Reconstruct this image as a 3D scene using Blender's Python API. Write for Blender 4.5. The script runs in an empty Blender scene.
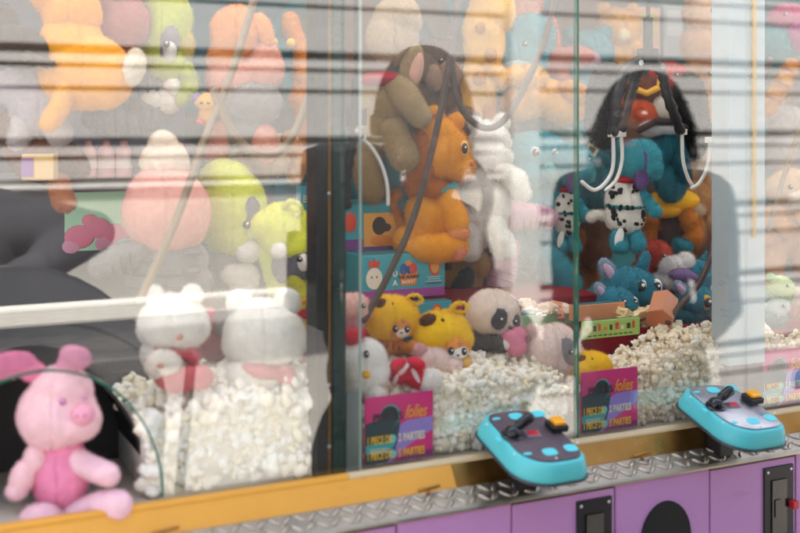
import bpy, math, random
import numpy as np
from mathutils import Vector, Matrix, noise

R = math.radians
rnd = random.Random(7)
SC = bpy.context.scene
RCOL = SC.collection
class _Later:                       # objects are linked to the scene at the end, which keeps the modelling steps quick
    def __init__(s): s.q = []; s.objects = s
    def link(s, o): s.q.append(o)
    def flush(s):
        for o in s.q: RCOL.objects.link(o)
        s.q = []
COL = _Later()

# ------------------------------------------------------------------ camera frame
AL = R(25.8)                       # the camera is turned this far to the right of the glass normal
F = 1111.0                         # focal length in pixels of the 800 px wide photograph (50 mm)
D0 = 1.498                         # camera to front glass
EYE = 1.5
HOR = 125.0                        # horizon row
CA, SA = math.cos(AL), math.sin(AL)
FW = Vector((SA, CA, 0)); RT = Vector((CA, -SA, 0)); UP = Vector((0, 0, 1))
CAM = Vector((0, -D0, EYE))
def ray(px, py):
    return FW + RT*((px-400)/F) + UP*((HOR-py)/F)
def P(px, py, y):                  # point of the plane y=const seen at a pixel
    d = ray(px, py); return CAM + d*((y+D0)/d.y)
def ZD(px, y):                     # distance along the view axis
    return (y+D0)/ray(px, 0).y
def MIR(px, py, r):                # where a thing stands whose mirror image in the glass is r times as far as the glass
    d = ray(px, py); p = CAM + d*(r*D0/d.y); return Vector((p.x, -p.y, p.z))

# ------------------------------------------------------------------ materials
def lin(h):
    h = h.lstrip('#'); c = [int(h[i:i+2], 16)/255 for i in (0, 2, 4)]
    return tuple((v/12.92 if v <= .04045 else ((v+.055)/1.055)**2.4) for v in c)
MATS = {}
def new_mat(key):
    m = bpy.data.materials.new(key); m.use_nodes = True
    nt = m.node_tree; return m, nt, nt.nodes['Principled BSDF']
def pal(h, kind='plush', **k):
    key = kind+h+str(sorted(k.items()))
    if key in MATS: return MATS[key]
    m, nt, b = new_mat(kind); N = nt.nodes; L = nt.links
    c = lin(h)
    tc = N.new('ShaderNodeTexCoord')
    nz = N.new('ShaderNodeTexNoise'); nz.inputs['Detail'].default_value = 4
    L.new(tc.outputs['Object'], nz.inputs['Vector'])
    ramp = N.new('ShaderNodeMix'); ramp.data_type = 'RGBA'
    vr = {'plush': .17, 'cloth': .22, 'paint': .10, 'plastic': .05, 'metal': .15, 'card': .06, 'chip': .05}.get(kind, .1)
    ramp.inputs[6].default_value = (*[v*(1-vr) for v in c], 1)
    ramp.inputs[7].default_value = (*[min(1, v*(1+vr*.8)) for v in c], 1)
    L.new(nz.outputs['Fac'], ramp.inputs[0]); L.new(ramp.outputs[2], b.inputs['Base Color'])
    bump = N.new('ShaderNodeBump')
    if kind == 'plush':
        nz.inputs['Scale'].default_value = 90
        n2 = N.new('ShaderNodeTexNoise'); n2.inputs['Scale'].default_value = 420; n2.inputs['Detail'].default_value = 3
        L.new(tc.outputs['Object'], n2.inputs['Vector']); L.new(n2.outputs['Fac'], bump.inputs['Height'])
        bump.inputs['Strength'].default_value = .55; bump.inputs['Distance'].default_value = .004
        b.inputs['Roughness'].default_value = .95; b.inputs['Specular IOR Level'].default_value = .1
        b.inputs['Sheen Weight'].default_value = .14; b.inputs['Sheen Roughness'].default_value = .5
    elif kind == 'cloth':
        nz.inputs['Scale'].default_value = 30
        n2 = N.new('ShaderNodeTexNoise'); n2.inputs['Scale'].default_value = 260
        L.new(tc.outputs['Object'], n2.inputs['Vector']); L.new(n2.outputs['Fac'], bump.inputs['Height'])
        bump.inputs['Strength'].default_value = .35; bump.inputs['Distance'].default_value = .003
        b.inputs['Roughness'].default_value = .9; b.inputs['Specular IOR Level'].default_value = .15
    elif kind == 'chip':
        nz.inputs['Scale'].default_value = 60
        n2 = N.new('ShaderNodeTexNoise'); n2.inputs['Scale'].default_value = 300
        L.new(tc.outputs['Object'], n2.inputs['Vector']); L.new(n2.outputs['Fac'], bump.inputs['Height'])
        bump.inputs['Strength'].default_value = .3; bump.inputs['Distance'].default_value = .002
        b.inputs['Roughness'].default_value = .7
        b.inputs['Subsurface Weight'].default_value = 0; b.inputs['Subsurface Radius'].default_value = (1, .85, .6); b.inputs['Subsurface Scale'].default_value = .016
    elif kind == 'metal':
        nz.inputs['Scale'].default_value = 40
        b.inputs['Metallic'].default_value = 1; b.inputs['Roughness'].default_value = k.get('rough', .3)
        n3 = N.new('ShaderNodeTexNoise'); n3.inputs['Scale'].default_value = 25; n3.inputs['Detail'].default_value = 8; L.new(tc.outputs['Object'], n3.inputs['Vector'])
        r4 = N.new('ShaderNodeMapRange'); r4.inputs[1].default_value = .3; r4.inputs[2].default_value = .72; r4.inputs[3].default_value = k.get('rough', .3)-.08; r4.inputs[4].default_value = k.get('rough', .3)+.25; L.new(n3.outputs['Fac'], r4.inputs[0]); L.new(r4.outputs[0], b.inputs['Roughness'])
        L.new(nz.outputs['Fac'], bump.inputs['Height']); bump.inputs['Strength'].default_value = .06
        bump.inputs['Distance'].default_value = .002
    else:
        nz.inputs['Scale'].default_value = k.get('scale', 14)
        b.inputs['Roughness'].default_value = k.get('rough', {'paint': .45, 'plastic': .35, 'card': .5}.get(kind, .5))
        n2 = N.new('ShaderNodeTexNoise'); n2.inputs['Scale'].default_value = 160
        L.new(tc.outputs['Object'], n2.inputs['Vector']); L.new(n2.outputs['Fac'], bump.inputs['Height'])
        bump.inputs['Strength'].default_value = k.get('bump', .08); bump.inputs['Distance'].default_value = .002
        if kind == 'paint':                                     # scuffs, dull patches and rubbed spots
            n3 = N.new('ShaderNodeTexNoise'); n3.inputs['Scale'].default_value = 9; n3.inputs['Detail'].default_value = 9; n3.inputs['Roughness'].default_value = .72
            mp3 = N.new('ShaderNodeMapping'); mp3.inputs['Scale'].default_value = (1, 1, 2.6); L.new(tc.outputs['Object'], mp3.inputs[0]); L.new(mp3.outputs[0], n3.inputs['Vector'])
            r3 = N.new('ShaderNodeMapRange'); r3.inputs[1].default_value = .60; r3.inputs[2].default_value = .74; r3.inputs[4].default_value = .45; L.new(n3.outputs['Fac'], r3.inputs[0])
            m3 = N.new('ShaderNodeMix'); m3.data_type = 'RGBA'; m3.inputs[7].default_value = (*[v*.45+.03 for v in c], 1); L.new(ramp.outputs[2], m3.inputs[6]); L.new(r3.outputs[0], m3.inputs[0]); L.new(m3.outputs[2], b.inputs['Base Color'])
            r4 = N.new('ShaderNodeMapRange'); r4.inputs[1].default_value = .3; r4.inputs[2].default_value = .7; r4.inputs[3].default_value = b.inputs['Roughness'].default_value-.10; r4.inputs[4].default_value = b.inputs['Roughness'].default_value+.22; L.new(n3.outputs['Fac'], r4.inputs[0]); L.new(r4.outputs[0], b.inputs['Roughness'])
        if k.get('coat'): b.inputs['Coat Weight'].default_value = k['coat']
    L.new(bump.outputs['Normal'], b.inputs['Normal'])
    MATS[key] = m; return m

def glass_mat(name, tint, base, gain):
    m = bpy.data.materials.new(name); m.use_nodes = True
    nt = m.node_tree; N = nt.nodes; L = nt.links; N.clear()
    out = N.new('ShaderNodeOutputMaterial'); mix = N.new('ShaderNodeMixShader')
    tr = N.new('ShaderNodeBsdfTransparent'); tr.inputs[0].default_value = (*tint, 1)
    gl = N.new('ShaderNodeBsdfGlossy'); gl.inputs['Roughness'].default_value = 0.0
    gl.inputs[0].default_value = (1, 1, 1, 1)
    # Schlick reflectance, the same on both faces of the sheet
    ge = N.new('ShaderNodeNewGeometry'); dt = N.new('ShaderNodeVectorMath'); dt.operation = 'DOT_PRODUCT'
    L.new(ge.outputs['Normal'], dt.inputs[0]); L.new(ge.outputs['Incoming'], dt.inputs[1])
    ab = N.new('ShaderNodeMath'); ab.operation = 'ABSOLUTE'; L.new(dt.outputs['Value'], ab.inputs[0])
    om = N.new('ShaderNodeMath'); om.operation = 'SUBTRACT'; om.inputs[0].default_value = 1; L.new(ab.outputs[0], om.inputs[1])
    pw = N.new('ShaderNodeMath'); pw.operation = 'POWER'; pw.inputs[1].default_value = 5; L.new(om.outputs[0], pw.inputs[0])
    fr = N.new('ShaderNodeMath'); fr.operation = 'MULTIPLY_ADD'; fr.inputs[1].default_value = .96; fr.inputs[2].default_value = .04; L.new(pw.outputs[0], fr.inputs[0])
    ma = N.new('ShaderNodeMath'); ma.operation = 'MULTIPLY_ADD'; ma.use_clamp = True
    ma.inputs[1].default_value = gain; ma.inputs[2].default_value = base
    # faint smears and dust on the pane
    tc = N.new('ShaderNodeTexCoord'); nz = N.new('ShaderNodeTexNoise'); nz.inputs['Scale'].default_value = 3.5
    nz.inputs['Detail'].default_value = 6
    mp = N.new('ShaderNodeMapping'); mp.inputs['Scale'].default_value = (1, 1, .35)
    L.new(tc.outputs['Object'], mp.inputs[0]); L.new(mp.outputs[0], nz.inputs['Vector'])
    df = N.new('ShaderNodeBsdfDiffuse'); df.inputs[0].default_value = (.8, .78, .74, 1)
    mr = N.new('ShaderNodeMapRange'); mr.inputs[1].default_value = .4; mr.inputs[2].default_value = .8
    mr.inputs[3].default_value = .0; mr.inputs[4].default_value = .075
    L.new(nz.outputs['Fac'], mr.inputs[0])
    mix2 = N.new('ShaderNodeMixShader')
    L.new(mr.outputs[0], mix2.inputs[0]); L.new(tr.outputs[0], mix2.inputs[1]); L.new(df.outputs[0], mix2.inputs[2])
    L.new(fr.outputs[0], ma.inputs[0]); L.new(ma.outputs[0], mix.inputs[0])
    L.new(mix2.outputs[0], mix.inputs[1]); L.new(gl.outputs[0], mix.inputs[2]); L.new(mix.outputs[0], out.inputs[0])
    return m

# ------------------------------------------------------------------ mesh builder
def sphere_data(nu, nv):
    vs = [(0, 0, 1)]
    for i in range(1, nv):
        t = math.pi*i/nv
        for j in range(nu):
            a = 2*math.pi*j/nu
            vs.append((math.sin(t)*math.cos(a), math.sin(t)*math.sin(a), math.cos(t)))
    vs.append((0, 0, -1)); fs = []
    for j in range(nu): fs.append((0, 1+j, 1+(j+1) % nu))
    for i in range(nv-2):
        a = 1+i*nu; b = a+nu
        for j in range(nu):
            k = (j+1) % nu; fs.append((a+j, b+j, b+k, a+k))
    e = len(vs)-1; a = 1+(nv-2)*nu
    for j in range(nu): fs.append((a+j, e, a+(j+1) % nu))
    return vs, fs
SPH = {q: sphere_data(*q) for q in ((24, 14), (12, 8), (7, 5))}

class MB:
    def __init__(s): s.v = []; s.f = []; s.m = []; s.cur = 0
    def add(s, vs, fs, mat=None):
        o = len(s.v); s.v += [tuple(p) for p in vs]; s.f += [tuple(i+o for i in f) for f in fs]
        s.m += [s.cur if mat is None else mat]*len(fs); return s
    def ell(s, c, r, M=None, q=(24, 14), mat=None):
        vs, fs = SPH[q]; c = Vector(c); out = []
        for p in vs:
            w = Vector((p[0]*r[0], p[1]*r[1], p[2]*r[2]))
            if M is not None: w = M @ w
            out.append(c+w)
        return s.add(out, fs, mat)
    def tube(s, pts, rad, n=10, caps=True, mat=None, round_ends=False):
        pts = [Vector(p) for p in pts]
        if not hasattr(rad, '__len__'): rad = [rad]*len(pts)
        rad = list(rad)
        if round_ends:
            a = (pts[0]-pts[1]).normalized(); b = (pts[-1]-pts[-2]).normalized()
            r0, r1 = rad[0], rad[-1]
            st = [(math.cos(R(t)), math.sin(R(t))) for t in (12, 35, 60)]
            pts = [pts[0]+a*r0*c_ for (s_, c_) in [(x, y) for (y, x) in st]] + pts if False else pts
            pre = [(pts[0]+a*r0*math.sin(R(t)), r0*math.cos(R(t))) for t in (82, 60, 30)]
            post = [(pts[-1]+b*r1*math.sin(R(t)), r1*math.cos(R(t))) for t in (30, 60, 82)]
            pts = [p for p, _ in pre]+pts+[p for p, _ in post]; rad = [x for _, x in pre]+rad+[x for _, x in post]
        vs = []; fs = []; prev = None
        for i, p in enumerate(pts):
            t = (pts[min(i+1, len(pts)-1)]-pts[max(i-1, 0)]).normalized()
            if prev is None:
                u = t.orthogonal().normalized()
            else:
                u = (prev - t*prev.dot(t))
                u = u.normalized() if u.length > 1e-6 else t.orthogonal().normalized()
            prev = u; w = t.cross(u)
            for j in range(n):
                a = 2*math.pi*j/n; vs.append(p+(u*math.cos(a)+w*math.sin(a))*rad[i])
        for i in range(len(pts)-1):
            for j in range(n):
                k = (j+1) % n; fs.append((i*n+j, i*n+k, (i+1)*n+k, (i+1)*n+j))
        if caps:
            fs.append(tuple(range(n))[::-1]); fs.append(tuple((len(pts)-1)*n+j for j in range(n)))
        return s.add(vs, fs, mat)
    def box(s, a, b, bev=0.0, M=None, mat=None):
        x0, y0, z0 = a; x1, y1, z1 = b
        if bev <= 0:
            vs = [(x, y, z) for x in (x0, x1) for y in (y0, y1) for z in (z0, z1)]
            fs = [(0, 1, 3, 2), (4, 6, 7, 5), (0, 4, 5, 1), (2, 3, 7, 6), (0, 2, 6, 4), (1, 5, 7, 3)]
        else:
            import bmesh
            bm = bmesh.new(); bmesh.ops.create_cube(bm, size=1)
            for v in bm.verts:
                v.co = Vector(((x0+x1)/2+v.co.x*(x1-x0), (y0+y1)/2+v.co.y*(y1-y0), (z0+z1)/2+v.co.z*(z1-z0)))
            bmesh.ops.bevel(bm, geom=bm.edges[:], offset=bev, segments=2, profile=.6, affect='EDGES')
            bm.verts.index_update(); vs = [v.co.copy() for v in bm.verts]; fs = [[v.index for v in f.verts] for f in bm.faces]; bm.free()
        if M is not None: vs = [M @ Vector(p) for p in vs]
        return s.add(vs, fs, mat)
    def prism(s, poly, y0, y1, mat=None):             # polygon in x,z extruded along y
        n = len(poly); vs = [(x, y0, z) for x, z in poly]+[(x, y1, z) for x, z in poly]
        fs = [tuple(range(n)), tuple(range(n, 2*n))[::-1]]+[(i, i+n, (i+1) % n+n, (i+1) % n) for i in range(n)]
        return s.add(vs, fs, mat)
    def loft(s, rings, mat=None, caps=True):          # rings of equal point count
        n = len(rings[0]); vs = [p for r in rings for p in r]; fs = []
        for i in range(len(rings)-1):
            for j in range(n):
                k = (j+1) % n; fs.append((i*n+j, i*n+k, (i+1)*n+k, (i+1)*n+j))
        if caps: fs.append(tuple(range(n))[::-1]); fs.append(tuple((len(rings)-1)*n+j for j in range(n)))
        return s.add(vs, fs, mat)
    def mesh(s, name, mats, smooth=True, normals=True):
        me = bpy.data.meshes.new(name); me.from_pydata(s.v, [], s.f)
        for m in mats: me.materials.append(m)
        me.polygons.foreach_set('material_index', s.m)
        if normals:
            import bmesh
            bm = bmesh.new(); bm.from_mesh(me); bmesh.ops.recalc_face_normals(bm, faces=bm.faces[:]); bm.to_mesh(me); bm.free()
        me.polygons.foreach_set('use_smooth', [smooth]*len(me.polygons))
        me.update(); return me
    def build(s, name, mats, parent=None, smooth=True, auto=None):
        if not isinstance(mats, (list, tuple)): mats = [mats]
        me = s.mesh(name, mats, smooth)
        if auto: me.set_sharp_from_angle(angle=R(auto))
        o = bpy.data.objects.new(name, me); COL.objects.link(o)
        if parent is not None: o.parent = parent
        return o

def tag(o, label=None, cat=None, group=None, kind=None):
    if label: o['label'] = label
    if cat: o['category'] = cat
    if group: o['group'] = group
    if kind: o['kind'] = kind
    return o
def empty(name, loc, rz=0.0, label=None, cat=None, group=None):
    o = bpy.data.objects.new(name, None); COL.objects.link(o); o.location = loc; o.rotation_euler = (0, 0, rz)
    o.empty_display_size = .05
    return tag(o, label, cat, group)

def remeshed(me, voxel, it=4):
    o = bpy.data.objects.new('tmp', me); RCOL.objects.link(o)
    md = o.modifiers.new('r', 'REMESH'); md.mode = 'VOXEL'; md.voxel_size = voxel
    sm = o.modifiers.new('s', 'SMOOTH'); sm.factor = .5; sm.iterations = it
    dg = bpy.context.evaluated_depsgraph_get(); dg.update()
    r = bpy.data.meshes.new_from_object(o.evaluated_get(dg), depsgraph=dg)
    bpy.data.objects.remove(o); return r

def displace(me, freq, amp, off=Vector((0, 0, 0))):
    n = len(me.vertices); c = np.empty(n*3); me.vertices.foreach_get('co', c); c = c.reshape(-1, 3)
    nr = np.empty(n*3); me.vertex_normals.foreach_get('vector', nr); nr = nr.reshape(-1, 3)
    d = np.array([noise.noise(Vector(p)*freq+off) for p in c])[:, None]
    me.vertices.foreach_set('co', (c+nr*d*amp).ravel()); me.update()

def fuzz_into(me, n, length, width, seed, droop=.25):
    """tiny pile fibres as thin triangles standing on the surface; returns verts, faces"""
    nf = len(me.polygons)
    if nf == 0 or n <= 0: return [], []
    g = np.random.default_rng(seed)
    c = np.empty(nf*3); me.polygons.foreach_get('center', c); c = c.reshape(-1, 3)
    nn = np.empty(nf*3); me.polygons.foreach_get('normal', nn); nn = nn.reshape(-1, 3)
    ar = np.empty(nf); me.polygons.foreach_get('area', ar)
    idx = g.choice(nf, size=n, p=ar/ar.sum())
    j = np.sqrt(ar[idx])[:, None]
    p = c[idx]+g.normal(0, .45, (n, 3))*j
    nr = nn[idx]; p -= nr*((p-c[idx])*nr).sum(1)[:, None]; p -= nr*length*.15
    d = nr+g.normal(0, .38, (n, 3)); d[:, 2] -= droop; d /= np.linalg.norm(d, axis=1)[:, None]
    s = np.cross(d, g.normal(0, 1, (n, 3))); s /= np.linalg.norm(s, axis=1)[:, None]+1e-9
    L = length*g.uniform(.5, 1.2, (n, 1))
    V = np.stack([p-s*width, p+s*width, p+d*L], 1).reshape(-1, 3)
    return V, n

def text_mb(mb, txt, M, size, mat, shear=0.0, align='LEFT', width=1.0, ext=.0003, bold=0.0):
    cu = bpy.data.curves.new('txt', 'FONT'); cu.body = txt; cu.size = size; cu.shear = shear
    cu.align_x = align; cu.align_y = 'BOTTOM_BASELINE'; cu.extrude = ext; cu.offset = bold*size; cu.resolution_u = 3
    o = bpy.data.objects.new('txt', cu); RCOL.objects.link(o)
    dg = bpy.context.evaluated_depsgraph_get(); dg.update()
    me = bpy.data.meshes.new_from_object(o.evaluated_get(dg), depsgraph=dg)
    vs = [M @ Vector((v.co.x*width, v.co.y, v.co.z)) for v in me.vertices]
    mb.add(vs, [tuple(p.vertices) for p in me.polygons], mat)
    bpy.data.objects.remove(o); bpy.data.curves.remove(cu); bpy.data.meshes.remove(me)

# ------------------------------------------------------------------ soft toys
class Toy:
    """A soft toy built in its own frame; sizes are read off the photograph at the toy's real distance."""
    cnt = 0
    def __init__(s, name, label, cat, px, py, y, group=None):
        s.px, s.py, s.y = px, py, y
        s.s = ZD(px, y)/F
        s.root = empty(name, P(px, py, y), -AL, label, cat, group)
        s.head = None
    def pt(s, x, y, dz=0): return Vector(((x-s.px)*s.s, -dz*s.s, -(y-s.py)*s.s))
    def shapes(s, mb, shp, mat=0, q=(24, 14)):
        for h in shp:
            if isinstance(h[0], (list, tuple)):                    # limb: [(x, y, r[, dz])...]
                mb.tube([s.pt(p[0], p[1], p[3] if len(p) > 3 else 0) for p in h], [p[2]*s.s for p in h], n=14, mat=mat, round_ends=True)
            else:                                                  # (x, y, rx, ry[, rz, dz, rot, yaw])
                x, y, rx, ry = h[:4]; rz = h[4] if len(h) > 4 else min(rx, ry)
                dz = h[5] if len(h) > 5 else 0; rot = h[6] if len(h) > 6 else 0; yaw = h[7] if len(h) > 7 else 0
                M = Matrix.Rotation(R(yaw), 3, 'Z') @ Matrix.Rotation(R(rot), 3, 'Y')
                mb.ell(s.pt(x, y, dz), (rx*s.s, rz*s.s, ry*s.s), M, q=q, mat=mat)
    def seam(s, me, h):
        # the stitched centre seam: a narrow crease down the front
        cx = (h[0]-s.px)*s.s; rx = h[2]*s.s; n = len(me.vertices); c = np.empty(n*3); me.vertices.foreach_get('co', c); c = c.reshape(-1, 3)
        nr = np.empty(n*3); me.vertex_normals.foreach_get('vector', nr); nr = nr.reshape(-1, 3)
        z0 = -(h[1]-s.py)*s.s; q = np.clip((c[:, 2]-z0)/(h[3]*s.s), -1, 1)
        d = np.abs(c[:, 0]-cx-.16*rx*np.cos(q*1.5)); g = np.exp(-(d/(1.25*s.s))**2)*1.5*s.s
        me.vertices.foreach_set('co', (c-nr*g[:, None]).ravel()); me.update()
    def part(s, name, color, shp, deco=(), parent=None, fuzz=1.0, kind='plush', label=None, **k):
        Toy.cnt += 1
        mb = MB(); s.shapes(mb, shp); mats = [pal(color, kind, **k)]
        small = max([max(h[2], h[3]) if not isinstance(h[0], (list, tuple)) else 20 for h in shp]) < 7
        me = mb.mesh(name, mats)
        big = max([max(h[2], h[3]) if not isinstance(h[0], (list, tuple)) else max(p[2] for p in h) for h in shp])
        if (len(shp) > 1 or big > 9) and not small and kind == 'plush':
            me2 = remeshed(me, max(.0022, 1.5*s.s)); bpy.data.meshes.remove(me); me = me2; me.name = name
            if not me.materials: me.materials.append(mats[0])
        # gentle stuffing lumps
        if kind == 'plush' and not small:
            off = Vector((Toy.cnt*3.1, Toy.cnt*1.7, 0))
            displace(me, 28, 2.0*s.s, off); displace(me, 15/max(.35, big*s.s/.04), .085*big*s.s, off)
            if name in ('body', 'head') and big > 13: s.seam(me, shp[0])
        V = np.empty(len(me.vertices)*3); me.vertices.foreach_get('co', V); V = V.reshape(-1, 3)
        fs = [tuple(p.vertices) for p in me.polygons]; mi = [0]*len(fs)
        nsm = len(fs)
        if kind == 'plush' and fuzz > 0 and not small:
            area = sum(p.area for p in me.polygons)
            n = int(min(9000, area/(2.6e-6))*min(1, fuzz))
            FV, n = fuzz_into(me, n, 2.6*s.s*(.6+.5*fuzz), .22*s.s, Toy.cnt)
            if n:
                b = len(V); V = np.concatenate([V, FV]); fs += [(b+3*i, b+3*i+1, b+3*i+2) for i in range(n)]; mi += [0]*n
        for dcol, dshp in deco:
            kd = 'plush'
            if isinstance(dcol, tuple): dcol, kd = dcol
            mats.append(pal(dcol, kd)); d = MB(); s.shapes(d, dshp, q=(12, 8) if len(dshp) > 4 else (24, 14))
            b = len(V); V = np.concatenate([V, np.array([tuple(p) for p in d.v])]); fs += [tuple(i+b for i in f) for f in d.f]; mi += [len(mats)-1]*len(d.f)
        out = bpy.data.meshes.new(name); out.from_pydata(V.tolist(), [], fs)
        for m in mats: out.materials.append(m)
        out.polygons.foreach_set('material_index', mi); out.polygons.foreach_set('use_smooth', [True]*len(fs)); out.update()
        bpy.data.meshes.remove(me)
        o = bpy.data.objects.new(name, out); COL.objects.link(o); o.parent = parent if parent is not None else s.root
        if label: o['label'] = label
        if name == 'head': s.head = o
        return o
    def eye(s, x, y, r=3, dz=0, color='#141010', white=None, ry=None):  # the white dot on each eye is a painted glint
        p = s.head
        deco = [(('#f6f2ee', 'plastic'), [(x+r*.3, y-r*.35, r*.32, r*.32, r*.3, dz+r*.75)])]
        if white: 
            s.part('eye', white, [(x, y, r*1.45, (ry or r)*1.45, r*.9, dz-1)], deco=[((color, 'plastic'), [(x+.5, y, r, ry or r, r*.8, dz+1)]), (('#f6f2ee', 'plastic'), [(x+r*.4, y-r*.4, r*.32, r*.32, r*.3, dz+r*.8+1)])], parent=p, kind='cloth')
        else:
            s.part('eye', color, [(x, y, r, ry or r, r*.8, dz)], deco=deco, parent=p, kind='plastic')
# ------------------------------------------------------------------ arcade cabinet
X0, X1 = -1.3, 3.6
MOD = .392                                        # one playing bay
def gx(px, y=0.0, py=300): return P(px, py, y).x
cab = empty('claw_machine', (0.9, .35, 0), 0, 'long purple claw machine with glass bays, brass sill and turquoise control panels', 'claw machine')
cab_off = Matrix.Translation(-Vector(cab.location))
def cpart(mb, name, mats, parent=None, smooth=False, auto=None, bev=None):
    if not isinstance(mats, (list, tuple)): mats = [mats]
    me = mb.mesh(name, mats, smooth); 
    if auto: me.set_sharp_from_angle(angle=R(auto))
    me.transform(cab_off)
    o = bpy.data.objects.new(name, me); COL.objects.link(o); o.parent = parent if parent is not None else cab
    return o

PURPLE = pal('#bb88c0', 'paint', rough=.42, bump=.12, scale=5)
PURP2 = pal('#ab7ab0', 'paint', rough=.42, bump=.12, scale=5)
BLACK = pal('#17161a', 'plastic', rough=.45)
BLACKG = pal('#101114', 'plastic', rough=.22)
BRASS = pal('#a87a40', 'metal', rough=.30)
CREAM = pal('#cdb891', 'paint', rough=.5)
ALU = pal('#b3aa9b', 'metal', rough=.36)
STEEL = pal('#d8d8d8', 'metal', rough=.22)
TURQ = pal('#58c4c8', 'plastic', rough=.42)
CRIM = pal('#8e1626', 'cloth')

# body
m = MB(); m.box((X0, -.060, .06), (X1, .80, .9325), .002)
cpart(m, 'base_body', PURP2)
m = MB(); m.box((X0+.02, -.04, .0), (X1-.02, .78, .06)); cpart(m, 'plinth', BLACK)
# inner floor and risers
m = MB(); m.box((X0, .012, .934), (X1, .80, .984)); cpart(m, 'inner_floor', pal('#b8b2a6', 'paint'))
m = MB(); m.box((gx(338), .30, .985), (gx(600, .3), .79, 1.168), .003); cpart(m, 'red_riser', CRIM)
m = MB()
xa, xb = gx(598, .13), gx(742, .13)
m.box((xa, .128, .985), (xb, .136, 1.128)); m.box((xa, .136, .985), (xa+.008, .50, 1.128)); m.box((xb-.008, .136, .985), (xb, .50, 1.128))
m.box((xa+.008, .136, .985), (xb-.008, .50, 1.07)); cpart(m, 'red_tray', CRIM)
m = MB(); m.box((gx(748), .09, .985), (X1-.02, .5, 1.105), .003); cpart(m, 'red_riser', CRIM)
m = MB(); m.box((X0+.02, .27, .985), (gx(318), .79, 1.13), .003); cpart(m, 'grey_riser', pal('#8c8784', 'cloth'))
# printed back panel, teal with soft coral and cream shapes
bm_, nt, b = new_mat('back_print'); N = nt.nodes; L = nt.links
tc = N.new('ShaderNodeTexCoord'); vo = N.new('ShaderNodeTexNoise'); vo.inputs['Scale'].default_value = 5.5; vo.inputs['Detail'].default_value = 1
L.new(tc.outputs['Object'], vo.inputs['Vector'])
cr = N.new('ShaderNodeValToRGB'); e = cr.color_ramp; e.interpolation = 'EASE'
e.elements[0].position = .40; e.elements[0].color = (*lin('#1d5560'), 1); e.elements[1].position = .46; e.elements[1].color = (*lin('#2f7580'), 1)
for ps, h in ((.55, '#54504c'), (.58, '#6a5e50'), (.68, '#7a5238')):
    q = e.elements.new(ps); q.color = (*lin(h), 1)
L.new(vo.outputs['Fac'], cr.inputs[0]); L.new(cr.outputs[0], b.inputs['Base Color']); b.inputs['Roughness'].default_value = .6
m = MB(); m.box((gx(330), .800, .95), (X1, .815, 2.08)); cpart(m, 'back_panel', bm_)
m = MB(); m.box((X0, .800, .95), (gx(330)-.001, .815, 2.08)); cpart(m, 'back_panel', pal('#6f6a72', 'paint'))
# ceiling frame: rails along the top and an added lid shading the rear
m = MB(); m.box((X0, -.012, 2.06), (X1, .03, 2.12), .004); cpart(m, 'top_rail', ALU)
m = MB(); m.box((X0, .77, 2.081), (X1, .815, 2.12), .004); cpart(m, 'top_rail', ALU)
m = MB(); m.box((X0, .35, 1.985), (X1, .372, 2.01)); cpart(m, 'gantry_rail', STEEL)
m = MB(); m.box((X0, .55, 1.985), (X1, .572, 2.01)); cpart(m, 'gantry_rail', STEEL)
m = MB(); m.box((X0, .40, 2.124), (X1, .815, 2.14), .003); cpart(m, 'shade_lid', pal('#8a8680', 'paint'))  # opaque lid out of view, added to darken the back of the bays
for xx in (X0, X1-.02):
    m = MB(); m.box((xx, .012, .985), (xx+.02, .799, 2.06)); cpart(m, 'end_panel', PURPLE)
# sill, tread plate
def extr(prof, name, mat, auto=30, xa=X0, xb=X1):
    mb = MB(); n = len(prof)
    mb.loft([[(xa, y, z) for y, z in prof], [(xb, y, z) for y, z in prof]]); return cpart(mb, name, mat)
LIP = [(-.002, .9925), (-.010, .9925), (-.013, .988), (-.013, .985), (-.002, .985)]
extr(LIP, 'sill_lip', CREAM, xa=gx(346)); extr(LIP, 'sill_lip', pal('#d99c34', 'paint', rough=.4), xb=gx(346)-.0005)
SILL = [(-.002, .9848), (-.0125, .9848), (-.032, .9560), (-.032, .951), (-.002, .951)]
BRASS_LIT = pal('#d99c34', 'paint', rough=.4)  # left sill's bright street reflection put into its colour; brass otherwise
extr(SILL, 'lit_sill', BRASS_LIT, xb=gx(447)-.0005); extr(SILL, 'brass_sill', BRASS, xa=gx(447))
extr([(-.0325, .9555), (-.070, .9405), (-.0725, .9370), (-.0725, .9330), (-.0615, .9330), (-.0615, .9370), (-.0325, .9490)], 'tread_plate', ALU)
m = MB()
nx = Vector((1, 0, 0)); dn = Vector((0, -.0375, -.015)).normalized(); nn = nx.cross(dn); nn = nn if nn.z > 0 else -nn
k = 0; x = -.1
while x < 1.9:
    for row in range(2):
        c = Vector((x+(.5*.0185 if row else 0), -.0325, .9555))+dn*(.0105+row*.019)+nn*.0002
        a = 45 if (k+row) % 2 else -45
        u = nx*math.cos(R(a))+dn*math.sin(R(a)); w = nx*-math.sin(R(a))+dn*math.cos(R(a))
        M = Matrix((u, w, nn)).transposed(); m.ell(c, (.0115, .0042, .0032), M, q=(12, 8))
    k += 1; x += .0185
cpart(m, 'tread_studs', ALU, smooth=True)

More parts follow.
